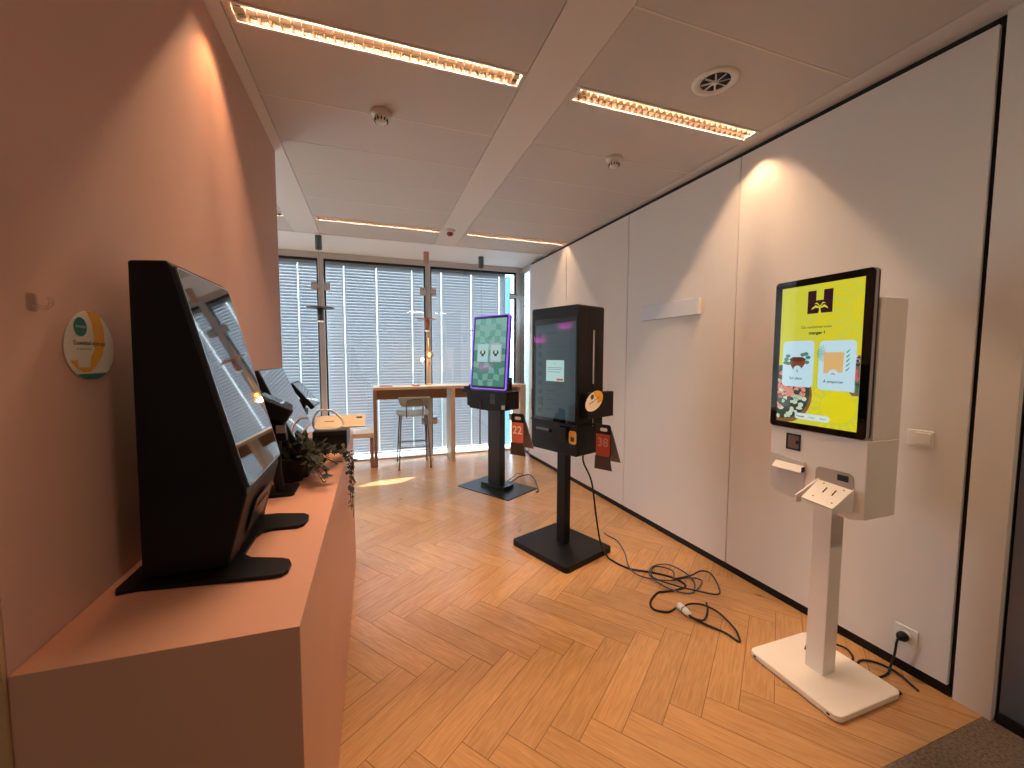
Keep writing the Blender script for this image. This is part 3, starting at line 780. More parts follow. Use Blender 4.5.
# ------------------------------------------------------------------ kiosk with purple edge (far)
def flatshape(pts, y, M=None): return [(p[0], y, p[1]) for p in pts]
def kiosk_far():
    t = thing('floor_kiosk', 'black floor kiosk with purple glowing screen edge and green checked display, nearest the windows', 'kiosk', (1.2745, 4.2018, 0), R(-58))
    MB().prism(rrect(-.37, -.25, .37, .25, .012), 0, .008).build('base_plate', BLACK2, t, bevel=.001)
    MB().box((-.17, -.075, .008), (.17, .085, .050)).build('pole_foot', BLACK2, t, bevel=.003)
    MB().box((-.092, -.045, .05), (.082, .045, .88)).build('pole', BLACK2, t, bevel=.004)
    g = MB()
    for x in (-.055, -.005, .045): g.box((x-.002, -.0465, .06), (x+.002, -.0455, .86))
    g.build('pole_groove', DARK, t)
    MB().prism([(-.30, 1.085), (.27, 1.085), (.27, .895), (.05, .872), (-.25, .885), (-.275, .91), (-.30, .91)][::-1], -.16, .05, 'y').build('housing', BLACK, t, bevel=.006)
    MB().prism([(-.12, 1.08), (-.02, 1.10), (.08, 1.22), (.08, 1.08)], -.15, .15, 'x').build('screen_mount', BLACK, t)
    MB().box((.045, -.1625, .955), (.115, -.158, 1.055)).build('scanner_window', DGLASS, t)
    # tray and handheld at left
    MB().box((-.40, -.15, 1.050), (-.295, .02, 1.085)).build('side_tray', BLACK, t, bevel=.004)
    # tilted screen: local frame u right, v up, w out (-y)
    tl = R(4.6)
    O = Vector((.013, -.165, 1.108)); V = Vector((0, math.sin(tl), math.cos(tl))); W = Vector((0, -math.cos(tl), math.sin(tl)))
    M = Matrix(((1, V.x, W.x, O.x), (0, V.y, W.y, O.y), (0, V.z, W.z, O.z), (0, 0, 0, 1)))
    w2, hh = .246, .775
    MB().prism(rrect(-w2, 0, w2, hh, .014), -.050, -.004, 'z', M).build('screen_housing', BLACK2, t, bevel=.002)
    k = 24
    o_ = rrect(-w2-.005, -.005, w2+.005, hh+.005, .018, 5); i_ = rrect(-w2+.006, .006, w2-.006, hh-.006, .012, 5); n = len(o_)
    led = MB(); led.add([(p[0], p[1], -.012) for p in o_]+[(p[0], p[1], .003) for p in o_]+[(p[0], p[1], .003) for p in i_],
                        [(j, (j+1) % n, n+(j+1) % n, n+j) for j in range(n)]+[(n+j, n+(j+1) % n, 2*n+(j+1) % n, 2*n+j) for j in range(n)], M)
    led.build('led_edge', mat('purple_led', (60, 40, 90), .3, emit=(140, 84, 240), estr=1.3), t, label='purple glowing edge')
    MB().prism(rrect(-w2+.006, .006, w2-.006, hh-.006, .012), -.004, .0022, 'z', M).build('bezel', DGLASS, t)
    du, v0, v1 = w2-.024, .030, hh-.030
    disp = MB().prism([(-du, v0), (du, v0), (du, v1), (-du, v1)], .0022, .0026, 'z', M).build('display', screen_mat('disp_green', (104, 160, 146), .85), t)
    # warped checks
    c1, c2, c3 = MB(), MB(), MB(); cols, rows = 6, 11
    def wp(i, j):
        u = -du+2*du*i/cols; v = v0+(v1-v0)*j/rows
        if 0 < i < cols: u += .010*math.sin(j*1.7+i)
        if 0 < j < rows: v += .012*math.sin(i*1.9+j*.7)
        return (u, v, .0030)
    for i in range(cols):
        for j in range(rows):
            q = [wp(i, j), wp(i+1, j), wp(i+1, j+1), wp(i, j+1)]
            if (i+j) % 2 == 0: (c1 if j > 5 else c2).flat(q, M)
            elif (i*3+j) % 5 == 0: (c1 if j > 5 else c2).flat(q, M)
    c1.build('check_pattern', screen_mat('chk_a', (132, 182, 172), .8), disp); c2.build('check_pattern', screen_mat('chk_b', (58, 128, 110), .8), disp)
    for s_, nm in ((-1, 'a'), (1, 'b')):
        cx = s_*.092
        cd = MB().flat([(p[0], p[1], .0036) for p in rrect(cx-.078, .285, cx+.078, .475, .012)], M).build('menu_card', screen_mat('card_light', (168, 206, 208), .85), disp)
        f = MB().flat([(p[0], p[1], .0042) for p in ell(cx, .385, .040, .026)], M); f.flat([(cx-.022, .345, .0042), (cx+.022, .345, .0042), (cx+.008, .37, .0042), (cx-.008, .37, .0042)], M)
        f.build('dish_shape', screen_mat('dish_dark', (38, 44, 52), .8), cd)
        MB().flat([(p[0], p[1], .0046) for p in ell(cx, .392, .018, .020)], M).build('dish_light', screen_mat('dish_pale', (214, 196, 176), .8), cd)
        if s_ > 0:
            o2 = rrect(cx-.074, .290, cx+.074, .470, .010); i2 = rrect(cx-.066, .298, cx+.066, .462, .008); n2 = len(o2)
            MB().add([(p[0], p[1], .0042) for p in o2]+[(p[0], p[1], .0042) for p in i2], [(j, (j+1) % n2, n2+(j+1) % n2, n2+j) for j in range(n2)], M).build('card_border', screen_mat('card_pink', (214, 140, 160), .8), cd)
    l = MB(); 
    for r_ in (.545, .525): l.flat([(-.03, r_, .0036), (.03, r_, .0036), (.03, r_+.008, .0036), (-.03, r_+.008, .0036)], M)
    l.flat([(-.05, .075, .0036), (.05, .075, .0036), (.05, .085, .0036), (-.05, .085, .0036)], M)
    l.build('caption_line', screen_mat('cap', (90, 110, 120), .8), disp)
    MB().box((.205, -.164, .905), (.25, -.1605, .945)).build('info_label', mat('label_white', (190, 188, 190), .5), t, label='small white printed label')
    # handheld scanner lying on the tray
    hx = thing('handheld_scanner', 'black handheld scanner lying on the left tray of the purple-edged kiosk', 'scanner', (1.2745+(-.35*math.cos(R(-58))+.09*math.sin(R(-58))), 4.2018+(-.35*math.sin(R(-58))-.09*math.cos(R(-58))), 1.086), R(-58))
    MB().prism([(-.05, .0), (.03, .0), (.085, .055), (.075, .075), (.01, .032), (-.05, .03)], -.022, .022, 'y').build('body', BLKPL, hx, bevel=.004)
    MB().box((.06, -.016, .062), (.085, .016, .082)).build('nose', DGLASS, hx)
    # red hanging cord
    c = R(-58)
    def wl(x, y, z): return (1.2745+x*math.cos(c)-y*math.sin(c), 4.2018+x*math.sin(c)+y*math.cos(c), z)
    cable('hanging_cord', [wl(-.085, -.166, 1.01), wl(-.086, -.172, .96), wl(-.088, -.174, .75), wl(-.090, -.172, .50)], .006, mat('dark_red_cord', (96, 30, 44), .6), 'dark red cord hanging down the front of the purple-edged kiosk', 'cord')
kiosk_far()
cable('power_cable', [(1.40, 4.26, .012), (1.50, 4.33, .010), (1.62, 4.40, .035), (1.73, 4.38, .050), (1.745, 4.25, .03), (1.70, 4.06, .009), (1.655, 3.92, .008), (1.62, 3.90, .009)], .006, RUB, 'black cable looping off the base plate of the purple-edged kiosk')
cable('thin_cable', [(1.44, 4.345, .012), (1.52, 4.36, .05), (1.60, 4.42, .07), (1.69, 4.30, .05), (1.70, 4.10, .02), (1.66, 3.97, .018)], .004, mat('pale_grey_cable', (120, 118, 116), .5), 'thin grey cable coiled beside the purple-edged kiosk base')

# ------------------------------------------------------------------ middle black kiosk
KB = (1.3245, 2.688); KA = R(-69)
def wb(x, y, z): return (KB[0]+x*math.cos(KA)-y*math.sin(KA), KB[1]+x*math.sin(KA)+y*math.cos(KA), z)
def kiosk_mid():
    t = thing('floor_kiosk', 'black floor kiosk with dim menu screen standing in the middle of the room', 'kiosk', (KB[0], KB[1], 0), KA)
    MB().prism(rrect(-.285, -.25, .285, .25, .03, 6), 0, .042).build('base_plate', BLACK, t, bevel=.003)
    MB().box((-.045, -.005, .042), (.040, .055, .80)).build('pole', BLACK, t, bevel=.003)
    x0, x1, y0, y1, z0, z1 = -.206, .251, -.122, .150, .765, 1.80
    MB().prism(rrect(x0, z0, x1, z1, .018), y0, y1, 'y').build('housing', BLACK, t, bevel=.005)
    s = MB()
    for y in (-.085, -.045, .055, .10): s.box((x1+.0005, y-.0015, .78), (x1+.0012, y+.0015, 1.785))
    s.build('side_groove', DARK, t)
    # screen glass + display
    F = x1
    def fx(u): return F+u
    yb = y0
    def shp(name, pts, k, m_, par):
        q = MB().flat([(p[0], yb-.0006*k, p[1]) for p in pts]); return q.build(name, m_, par)
    gl = MB().prism(rrect(fx(-.430), .985, fx(-.010), 1.72, .006), yb-.0012, yb+.002, 'y').build('screen_glass', DGLASS, t)
    dsp = shp('display', [(fx(-.413), 1.008), (fx(-.022), 1.008), (fx(-.022), 1.69), (fx(-.413), 1.675)], 3, screen_mat('dim_teal', (48, 66, 74), .7), t)
    shp('menu_sheet', [(fx(-.405), 1.02), (fx(-.07), 1.02), (fx(-.07), 1.655), (fx(-.405), 1.655)], 4, screen_mat('dim_teal2', (56, 74, 80), .7), dsp)
    ic = MB(); ln = MB()
    z = 1.60
    for k in range(9):
        h = .018 if k != 7 else .032
        ic.flat([(p[0], yb-.003, p[1]) for p in rrect(fx(-.385), z-h, fx(-.350 if k != 7 else -.335), z+h, .006)])
        ln.flat([(fx(-.30), yb-.003, z+.012), (fx(-.20-.02*(k % 3)), yb-.003, z+.012), (fx(-.20-.02*(k % 3)), yb-.003, z+.020), (fx(-.30), yb-.003, z+.020)])
        if k in (1, 5, 6, 7): ln.flat([(fx(-.30), yb-.003, z-.012), (fx(-.12), yb-.003, z-.012), (fx(-.12), yb-.003, z-.008), (fx(-.30), yb-.003, z-.008)])
        z -= .068
    ic.build('menu_icon', screen_mat('icon_dark', (40, 54, 62), .7), dsp); ln.build('menu_line', screen_mat('line_dark', (44, 58, 66), .7), dsp)
    pop = shp('popup', rrect(fx(-.300), 1.275, fx(-.125), 1.425, .004), 6, screen_mat('popup_light', (176, 210, 206), .85), dsp)
    pl_ = MB()
    for zz, a, b in ((1.397, -.225, -.205), (1.370, -.285, -.14), (1.358, -.285, -.15), (1.340, -.285, -.16)):
        pl_.flat([(fx(a), yb-.0042, zz), (fx(b), yb-.0042, zz), (fx(b), yb-.0042, zz+.004), (fx(a), yb-.0042, zz+.004)])
    pl_.build('popup_text', screen_mat('pop_text', (110, 140, 140), .8), pop)
    MB().flat([(fx(-.195), yb-.0042, 1.282), (fx(-.132), yb-.0042, 1.282), (fx(-.132), yb-.0042, 1.296), (fx(-.195), yb-.0042, 1.296)]).build('red_button', screen_mat('pop_red', (200, 70, 56), .8), pop)
    # light strips on the right side
    st = mat('frosted_strip', (150, 148, 150), .4)
    MB().box((x1, .030, 1.262), (x1+.003, .042, 1.632)).build('side_strip', st, t); MB().box((x1, .030, 1.24), (x1+.003, .042, 1.255)).build('side_strip', DGLASS, t)
    MB().box((x1, .033, .965), (x1+.003, .042, 1.03)).build('side_strip', st, t)
    # side boxes
    MB().box((x1, -.085, 1.03), (x1+.055, .200, 1.205)).build('side_box', BLACK, t, bevel=.003)
    MB().box((x0-.055, -.075, 1.04), (x0, .13, 1.20)).build('side_box', BLACK, t, bevel=.003)
    # front details
    MB().box((fx(-.395), yb-.012, .912), (fx(-.262), yb, .926)).build('receipt_slot', mat('grey_slot', (92, 88, 88), .4), t, bevel=.002)
    MB().box((fx(-.262), yb-.012, .905), (fx(-.240), yb, .926)).build('slot_end', DGLASS, t)
    MB().prism(rrect(fx(-.165), .858, fx(-.075), .965, .01), yb-.0015, yb+.001, 'y').build('payment_recess', DGLASS, t)
    MB().prism([(.0, .0), (.03, .02), (.03, .09), (.0, .10)], fx(-.165), fx(-.085), 'x', Matrix.Translation((0, yb-.026, .862))).build('payment_reader', BLKPL, t)
    lb = MB().prism(rrect(fx(-.075), .850, fx(-.008), .942, .02), yb-.002, yb, 'y').build('yellow_label', mat('amber_label', (214, 158, 60), .5), t, label='amber and white label')
    MB().prism(rrect(fx(-.058), .868, fx(-.026), .900, .004), yb-.0026, yb-.002, 'y').build('label_print', mat('dark_print', (66, 52, 34), .6), lb)
    # hooks for the numbers
    MB().box((x1, -.11, .975), (x1+.012, .05, .985)).build('hook_bar', BLACK, t); MB().box((x0-.012, -.12, .975), (x0, .05, .985)).build('hook_bar', BLACK, t)
kiosk_mid()
# oval sticker on the right side box
t = thing('oval_sticker', 'oval white and orange sticker on the side box of the middle black kiosk', 'sticker', wb(.251+.056, .0, 1.158), KA)
MS = Matrix(((0, 0, 1, 0), (1, 0, 0, 0), (0, 1, 0, 0), (0, 0, 0, 1))) @ Matrix.Rotation(R(24), 4, 'Z')
MB().prism(ell(-.02, 0, .098, .062), 0, .001, 'z', MS).build('sticker_face', mat('sticker_white2', (236, 220, 196), .5), t)
q = [(.02+.02*math.cos(a_), .0) for a_ in (0,)]
vs = [(x_, v_, .0014) for x_, v_ in ell(-.02, 0, .098, .062) if x_ > -.01 and v_ > -.052]
MB().flat([(-.01, .0615, .0014)]+[(-.02+.096*math.cos(a), .0605*math.sin(a), .0014) for a in [R(84-6*i) for i in range(1, 22)]]+[(.0, -.03, .0014), (.015, .0, .0014), (.0, .03, .0014)], MS).build('orange_band', stO, t)
MB().flat([(p[0], p[1], .0017) for p in ell(-.030, .036, .019, .017)], MS).build('teal_badge', stT, t)
text_mesh('headline', 'Download onze app', .014, stD, t, MS @ Matrix.Translation((-.02, .004, .002)), .0003)

# number signs hanging at the sides
NUMP = mat('orange_number_label', (214, 104, 74), .5); NUMT = mat('number_white', (240, 225, 210), .5); BROWN = mat('dark_brown_foot', (62, 46, 44), .5); GREYB = mat('grey_back_leg', (128, 116, 112), .6)
def number_sign(num, loc, rz, label, tmat, pm):
    t = thing('number_sign', label, 'table number', loc, rz, 'hanging number signs on the middle kiosk')
    # front plate in xz plane, front to -y, top at z=.255
    pl = MB(); o_ = rrect(-.048, .07, .048, .262, .016); i_ = rrect(-.020, .222, .026, .242, .009); 
    MB().prism(o_, -.004, 0, 'y').build('plate', BLKPL, t, bevel=.001)
    MB().prism(i_, -.0046, -.0040, 'y').build('handle_slot', mat('slot_light', (210, 200, 190), .6), t)
    lab = [(-.045, .205), (.045, .205), (.045, .085), (.026, .062), (.018, .045), (0, .036), (-.018, .045), (-.026, .062), (-.045, .085)][::-1]
    lo = MB().prism(lab, -.0062, -.0046, 'y').build('number_label', pm, t)
    Mt = Matrix(((1, 0, 0, 0), (0, 0, -1, -.0066), (0, 1, 0, .155), (0, 0, 0, 1)))
    text_mesh('digits', num, .070, tmat, lo, Mt, .0012)
    MB().flat([(p[0], -.0068, p[1]) for p in ell(0, .060, .011, .010, 16)]).build('logo_dot', tmat, lo)
    t.scale = (1.12, 1.12, 1.12)
    MB().prism([(-.046, .078), (.046, .078), (.056, -.005), (-.056, -.005)][::-1], -.003, .004, 'y', Matrix.Translation((0, 0, 0)) @ Matrix.Rotation(R(8), 4, 'X')).build('foot', BROWN, t, bevel=.001)
    MB().prism([(-.044, .225), (.044, .225), (.058, .0), (-.058, .0)][::-1], -.002, .002, 'y', Matrix.Translation((.0, .01, 0)) @ Matrix.Rotation(0, 4, 'Z')).build('back_leg', GREYB, t, M=Matrix.Translation((0, .0, .24)) @ Matrix.Rotation(R(24), 4, 'X') @ Matrix.Translation((0, 0, -.24)))
    return t
number_sign('22', (.962, 2.66, .755), R(-52), 'hanging table number 22 with bright orange label, left side of the middle kiosk', NUMT, NUMP)
number_sign('38', (1.412, 2.262, .718), R(-60), 'hanging table number 38 with dull red label, right side of the middle kiosk', mat('number_dim', (176, 120, 96), .5), mat('red_number_label', (150, 54, 34), .5))
# power cable of the middle kiosk and the floor tangle
z = .007
cable('power_cable', [wb(.19, .02, .77), wb(.19, .018, .70), (1.470, 2.50, .55), (1.505, 2.49, .30), (1.560, 2.51, .08), (1.575, 2.44, .012)]+[(x, y, z) for x, y in
      [(1.522+.06, 2.385), (1.600, 2.315), (1.643, 2.242), (1.747, 2.162), (1.832, 2.067), (1.846, 1.969), (1.767, 1.946), (1.677, 1.954), (1.623, 1.958), (1.524, 1.897), (1.495, 1.831), (1.555, 1.786), (1.620, 1.800)]], .0065, RUB,
      'thick black power cable dropping from the middle kiosk and snaking to a white connector')
cable('data_cable', [(1.774, 2.80, .008), (1.755, 2.72, .02), (1.79, 2.64, .008)]+[(x, y, .014) for x, y in [(1.724, 2.446), (1.631, 2.253), (1.643, 2.132), (1.77, 2.041), (1.93, 2.02), (1.97, 1.96), (1.806, 1.882), (1.711, 1.971), (1.70, 2.128), (1.789, 2.216), (1.907, 2.205), (1.945, 2.078), (1.911, 1.962), (1.82, 1.877)]], .0045, GREYCAB,
      'grey-blue data cable coiled in loops on the floor near the middle kiosk')
cable('coiled_cable', [(x, y, .022) for x, y in [(1.801, 2.031), (1.943, 2.03), (2.049, 2.053), (2.086, 2.004), (2.011, 1.869), (1.939, 1.809), (1.845, 1.883), (1.765, 1.967), (1.696, 2.098), (1.795, 2.197), (1.87, 2.12), (1.80, 2.02)]], .0048, mat('dark_blue_cable', (40, 42, 58), .5),
      'dark blue-grey cable with the widest loop, lying towards the white wall')
cable('extension_lead', [(x, y, .008) for x, y in [(1.640, 1.715), (1.675, 1.63), (1.721, 1.541), (1.731, 1.472)]]+[(1.76, 1.50, .012)]+[(x, y, .018) for x, y in [(1.784, 1.55), (1.81, 1.675), (1.782, 1.758), (1.721, 1.791), (1.66, 1.774), (1.636, 1.70), (1.678, 1.651), (1.769, 1.713), (1.815, 1.77)]], .0055, RUB,
      'short black lead with a loop running from the white connector')
t = thing('cable_connector', 'white cylindrical cable connector lying on the floor', 'connector', (1.640, 1.755, .021), math.atan2(-.094, -.005))
Mc = Matrix.Rotation(R(90), 4, 'Y')
MB().lathe([(.014, -.045), (.019, -.040), (.019, .018), (.016, .024), (.016, .045)], 20, Mc).build('shell', WHITEP, t)
MB().lathe([(.0195, -.004), (.0195, .006)], 20, Mc).build('collar', ALU, t)

# ------------------------------------------------------------------ white kiosk
def kiosk_white():
    ox, oy = 1.906, 1.197
    t = thing('floor_kiosk', 'white floor kiosk with bright yellow menu screen by the white wall', 'kiosk', (ox, oy, 0), 0)
    MB().prism(rrect(-.198, -.205, .200, .200, .03, 6), .004, .030).build('base_plate', WHITEM, t, bevel=.004)
    for a, b in ((-.15, -.15), (.15, -.15), (-.15, .15), (.15, .15)): MB().lathe([(.015, 0), (.015, .004)], 12, Matrix.Translation((a, b, 0))).build('levelling_foot', RUB, t)
    for y in (-.165, .165): MB().box((-.1988, y-.006, .012), (-.1975, y+.006, .020)).build('bolt_hole', DARK, t)
    MB().box((-.036, -.037, .03), (.044, .043, .83)).build('post', WHITEM, t, bevel=.003)
    # body: local x from -.106 (front) to .084, y -.197..+.208
    def P(x, y, zz): return (x-ox, y-oy, zz)
    XF, XK = 1.800, 1.990
    # upper slim body behind the screen, lower nose
    MB().prism([(1.003-oy, .812), (1.05-oy, .797), (1.36-oy, .812), (1.392-oy, .835), (1.404-oy, .93), (1.404-oy, 1.126), (1.003-oy, 1.126)], XF-ox, XK-ox, 'x').build('body', WHITEM, t, bevel=.004)
    MB().box((1.8265-ox, 1.004-oy, 1.124), (XK-ox, 1.403-oy, 1.68)).build('screen_support', WHITEM, t, bevel=.004)
    # raised left cover for the receipt printer
    MB().prism([(1.235-oy, .812), (1.36-oy, .822), (1.390-oy, .84), (1.400-oy, .93), (1.400-oy, 1.000), (1.235-oy, .985)], XF-.006-ox, XF-ox, 'x').build('printer_cover', mat('white_cover', (206, 196, 186), .45), t, bevel=.002)
    MB().prism([(-.030, .0), (0, .004), (0, .026), (-.006, .026)], 1.236-oy, 1.368-oy, 'y', Matrix.Translation((XF-.004-ox, 0, .942))).build('receipt_lip', WHITEM, t, bevel=.001)
    MB().box((XF-.024-ox, 1.2335-oy, .944), (XF-.006-ox, 1.2365-oy, .966)).build('lip_end', DARK, t)
    # scanner window
    fr = MB(); a0, a1, b0, b1 = 1.262-oy, 1.327-oy, 1.030, 1.104
    fr.box((XF-.003-ox, a0, b0), (XF-ox, a1, b0+.008)).box((XF-.003-ox, a0, b1-.008), (XF-ox, a1, b1)).box((XF-.003-ox, a0, b0+.008), (XF-ox, a0+.007, b1-.008)).box((XF-.003-ox, a1-.007, b0+.008), (XF-ox, a1, b1-.008))
    fr.build('scanner_frame', BLKPL, t)
    MB().box((XF-.001-ox, a0+.007, b0+.008), (XF+.001-ox, a1-.007, b1-.008)).build('scanner_glass', mat('grey_scanner_glass', (120, 100, 90), .15), t)
    MB().box((XF-.004-ox, a0+.007, b0+.030), (XF-.001-ox, a0+.020, b0+.046)).build('scanner_sensor', BLKPL, t)
    # recess drawn as a plate, its shade put into the colour; terminal shelf
    MB().prism(rrect(1.045-oy, .895, 1.190-oy, .985, .02), XF-.0035-ox, XF-.001-ox, 'x').build('terminal_recess', mat('recess_shade_white', (176, 160, 146), .5), t, bevel=.001)
    MB().box((XF-.006-ox, 1.062-oy, .948), (XF-.003-ox, 1.102-oy, .972)).build('cable_port', DARK, t)
    # shelf plane slopes down towards the front
    A = [P(1.798, 1.176, .930), P(1.798, 1.042, .922), P(1.660, 1.030, .868), P(1.660, 1.150, .876)]
    MB().add([A[0], A[1], A[2], A[3]]+[(p[0], p[1], p[2]-.006) for p in A], [(0, 1, 2, 3), (7, 6, 5, 4), (0, 4, 5, 1), (1, 5, 6, 2), (2, 6, 7, 3), (3, 7, 4, 0)]).build('terminal_shelf', WHITEM, t, bevel=.001)
    a, b = A[2], A[3]
    MB().add([(a[0], a[1], a[2]), (b[0], b[1], b[2]), (b[0], b[1], b[2]-.030), (a[0], a[1], a[2]-.030), (a[0]+.005, a[1], a[2]), (b[0]+.005, b[1], b[2]), (b[0]+.005, b[1], b[2]-.030), (a[0]+.005, a[1], a[2]-.030)],
             [(0, 3, 2, 1), (4, 5, 6, 7), (0, 1, 5, 4), (3, 7, 6, 2), (0, 4, 7, 3), (1, 2, 6, 5)]).build('shelf_lip', WHITEM, t)
    for q in ((A[1], A[2]), (A[0], A[3])):
        (p, r_) = q
        MB().prism([(p[0], p[2]+.004), (r_[0]+.004, r_[2]), (r_[0]+.004, r_[2]-.030), (p[0], p[2]-.085)], p[1]-.003, p[1]+.003, 'y').build('gusset', WHITEM, t)
    ho = MB(); e1 = Vector(A[1])-Vector(A[0]); e2 = Vector(A[3])-Vector(A[0])
    nn = e1.cross(e2).normalized(); nn = nn if nn.z > 0 else -nn
    def sp(u, v): return Vector(A[0])+e1*u+e2*v+nn*.0008
    for u, v in ((.22, .12), (.80, .14), (.24, .78), (.78, .80)): 
        c = sp(u, v); ho.flat([tuple(c+e1.normalized()*.0035*math.cos(2*PI*k/10)+e2.normalized()*.0035*math.sin(2*PI*k/10)) for k in range(10)])
    for u in (.38, .64):
        ho.flat([tuple(sp(u-.02, .25)), tuple(sp(u+.02, .25)), tuple(sp(u+.02, .52)), tuple(sp(u-.02, .52))])
    ho.build('shelf_hole', DARK, t)
    # screen
    XS = 1.790
    M = Matrix(((0, 0, -1, XS-ox), (-1, 0, 0, 0), (0, 1, 0, 0), (0, 0, 0, 1)))     # u (viewer right) -> -y ; v -> z ; w -> -x
    uL, uR, vB, vT = -(1.404-oy), -(1.010-oy), 1.130, 1.790
    MB().prism(rrect(uL, vB, uR, vT, .014), -.034, -.006, 'z', M).build('screen_back', BLACK2, t, bevel=.003)
    MB().prism(rrect(uL-.002, vB-.002, uR+.002, vT+.002, .016), -.019, -.003, 'z', M).build('silver_edge', mat('pale_grey_edge', (168, 162, 160), .35), t)
    MB().prism(rrect(uL, vB, uR, vT, .014), -.004, .0, 'z', M).build('bezel', DGLASS, t)
    a0, a1, b0, b1 = -(1.372-oy), -(1.040-oy), 1.156, 1.761
    def U(u): return a0+(a1-a0)*u
    def Vv(v): return b1+(b0-b1)*v       # v from top
    kx = (a1-a0); ky = (b1-b0)
    disp = MB().flat([(a0, b0, .0006), (a1, b0, .0006), (a1, b1, .0006), (a0, b1, .0006)], M).build('display', screen_mat('menu_yellow', (206, 202, 60), .92), t)
    def F(name, pts, k, col, par=None, e=.95):
        # pts in (u, v) fractions; clipped to the display
        def cl(p): return (min(max(U(p[0]), a0), a1), min(max(Vv(p[1]), b0), b1), .0006+.0005*k)
        return MB().flat([cl(p) for p in pts], M).build(name, screen_mat('m_%d_%d_%d' % col, col, e), par or disp)
    asp = kx/ky
    def circ(cu, cv, r, n=28): return [(cu+r*math.cos(2*PI*i/n), cv+r*asp*math.sin(2*PI*i/n)) for i in range(n)]
    # suns
    def sun(cu, cv, r, r1, r2_, n, col, nm):
        m_ = MB()
        def cl(u, v): return (min(max(U(u), a0), a1), min(max(Vv(v), b0), b1), .0011)
        m_.flat([cl(*p) for p in circ(cu, cv, r)], M)
        for k in range(n):
            a = 2*PI*k/n; w = PI/n*.55
            q = [(cu+r1*math.cos(a-w*.5), cv+asp*r1*math.sin(a-w*.5)), (cu+r2_*math.cos(a-w), cv+asp*r2_*math.sin(a-w)), (cu+r2_*1.04*math.cos(a), cv+asp*r2_*1.04*math.sin(a)), (cu+r2_*math.cos(a+w), cv+asp*r2_*math.sin(a+w)), (cu+r1*math.cos(a+w*.5), cv+asp*r1*math.sin(a+w*.5))]
            m_.flat([cl(*p) for p in q], M)
        m_.build(nm, screen_mat('m_%d_%d_%d' % col, col, .95), disp)
    sun(1.06, .20, .20, .24, .62, 15, (212, 199, 42), 'sun_shape')
    sun(.78, .85, .20, .215, .33, 20, (220, 206, 28), 'sun_shape')
    # logo: H with a palm cut out
    DK = (50, 20, 30)
    lg = F('logo', [(.355, .045), (.46, .045), (.46, .115), (.55, .115), (.55, .045), (.66, .045), (.66, .205), (.53, .205), (.517, .185), (.503, .185), (.49, .205), (.355, .205)], 2, DK)
    for pts in ([(.445, .205), (.448, .165), (.462, .165), (.468, .205)], [(.455, .165), (.40, .148), (.36, .165), (.352, .178), (.40, .165), (.455, .172)], [(.455, .165), (.51, .148), (.545, .165), (.556, .178), (.51, .165), (.455, .172)],
                [(.455, .166), (.42, .140), (.385, .138), (.42, .130), (.458, .158)], [(.455, .166), (.49, .140), (.525, .138), (.49, .130), (.452, .158)]):
        F('palm_cutout', [(p[0]+.055, p[1]) for p in pts], 3, (216, 206, 60), lg)
    def T(txt, u, v, size, k=4, bold=0, col=(70, 66, 40)):
        text_mesh('screen_text', txt, size, screen_mat('m_%d_%d_%d' % col, col, .7), disp, M @ Matrix.Translation((U(u), Vv(v), .0006+.0005*k)), bold)
    T('Où souhaitez-vous', .475, .300, .0165, bold=.0001); T('manger ?', .49, .342, .0185, bold=.0007)
    # photo bowls
    bw = F('bowl_photo', circ(.07, .790, .40), 2, (128, 92, 58)); F('bowl_inside', circ(.07, .775, .37), 3, (52, 66, 56), bw)
    rn = random.Random(9)
    cc = [(166, 196, 168), (176, 96, 84), (52, 96, 70), (196, 205, 180), (214, 138, 120)]
    for k in range(80):
        a = rn.uniform(0, 2*PI); r_ = .33*math.sqrt(rn.random()); u_ = .07+r_*math.cos(a); v_ = .785+asp*r_*math.sin(a)
        if u_ < .0: continue
        c_ = cc[3 if v_ > .83 and k % 2 else (4 if v_ < .80 and k % 3 else rn.randrange(5))]
        F('salad_piece', [(u_+rn.uniform(.02, .05)*math.cos(b_), v_+asp*rn.uniform(.015, .04)*math.sin(b_)) for b_ in [2*PI*i/7 for i in range(7)]], 4, c_, bw)
    b2 = F('bowl_photo', [(.93, .735), (.90, .745), (.93, .765), (1, .765), (1, .5), (.95, .5)], 2, (120, 96, 80))
    for k in range(16):
        u_ = rn.uniform(.935, .99); v_ = rn.uniform(.50, .735); c_ = ((196, 90, 110), (226, 190, 196), (70, 110, 84), (48, 60, 60))[k % 4]
        F('salad_piece', [(u_+.03*math.cos(b_), v_+.018*math.sin(b_)) for b_ in [2*PI*i/6 for i in range(6)]], 3, c_, b2)
    # cards
    def card(u0, v0, u1, v1):
        pts = rrect(U(u0), Vv(v1), U(u1), Vv(v0), .016)
        return MB().flat([(p[0], p[1], .0036) for p in pts], M).build('menu_card', screen_mat('card_white', (188, 218, 228), .95), disp)
    c1 = card(.060, .395, .470, .730); c2 = card(.535, .400, .955, .740)
    F('wood_bowl', [(.16, .525), (.37, .525), (.36, .565), (.31, .605), (.21, .605), (.165, .565)], 8, (120, 66, 40), c1); F('bowl_rim', [(.15, .530), (.20, .512), (.33, .512), (.38, .530), (.33, .545), (.20, .545)], 9, (92, 46, 30), c1)
    for (u_, v_) in ((.11, .53), (.13, .505), (.14, .56), (.33, .495), (.37, .49), (.40, .515), (.10, .555), (.385, .55)):
        F('leaf_shape', [(u_+.035*math.cos(b_), v_+asp*.025*math.sin(b_)) for b_ in [2*PI*i/8 for i in range(8)]], 7, (74, 128, 104), c1)
    F('badge', circ(.27, .605, .055), 10, (188, 218, 228), c1)
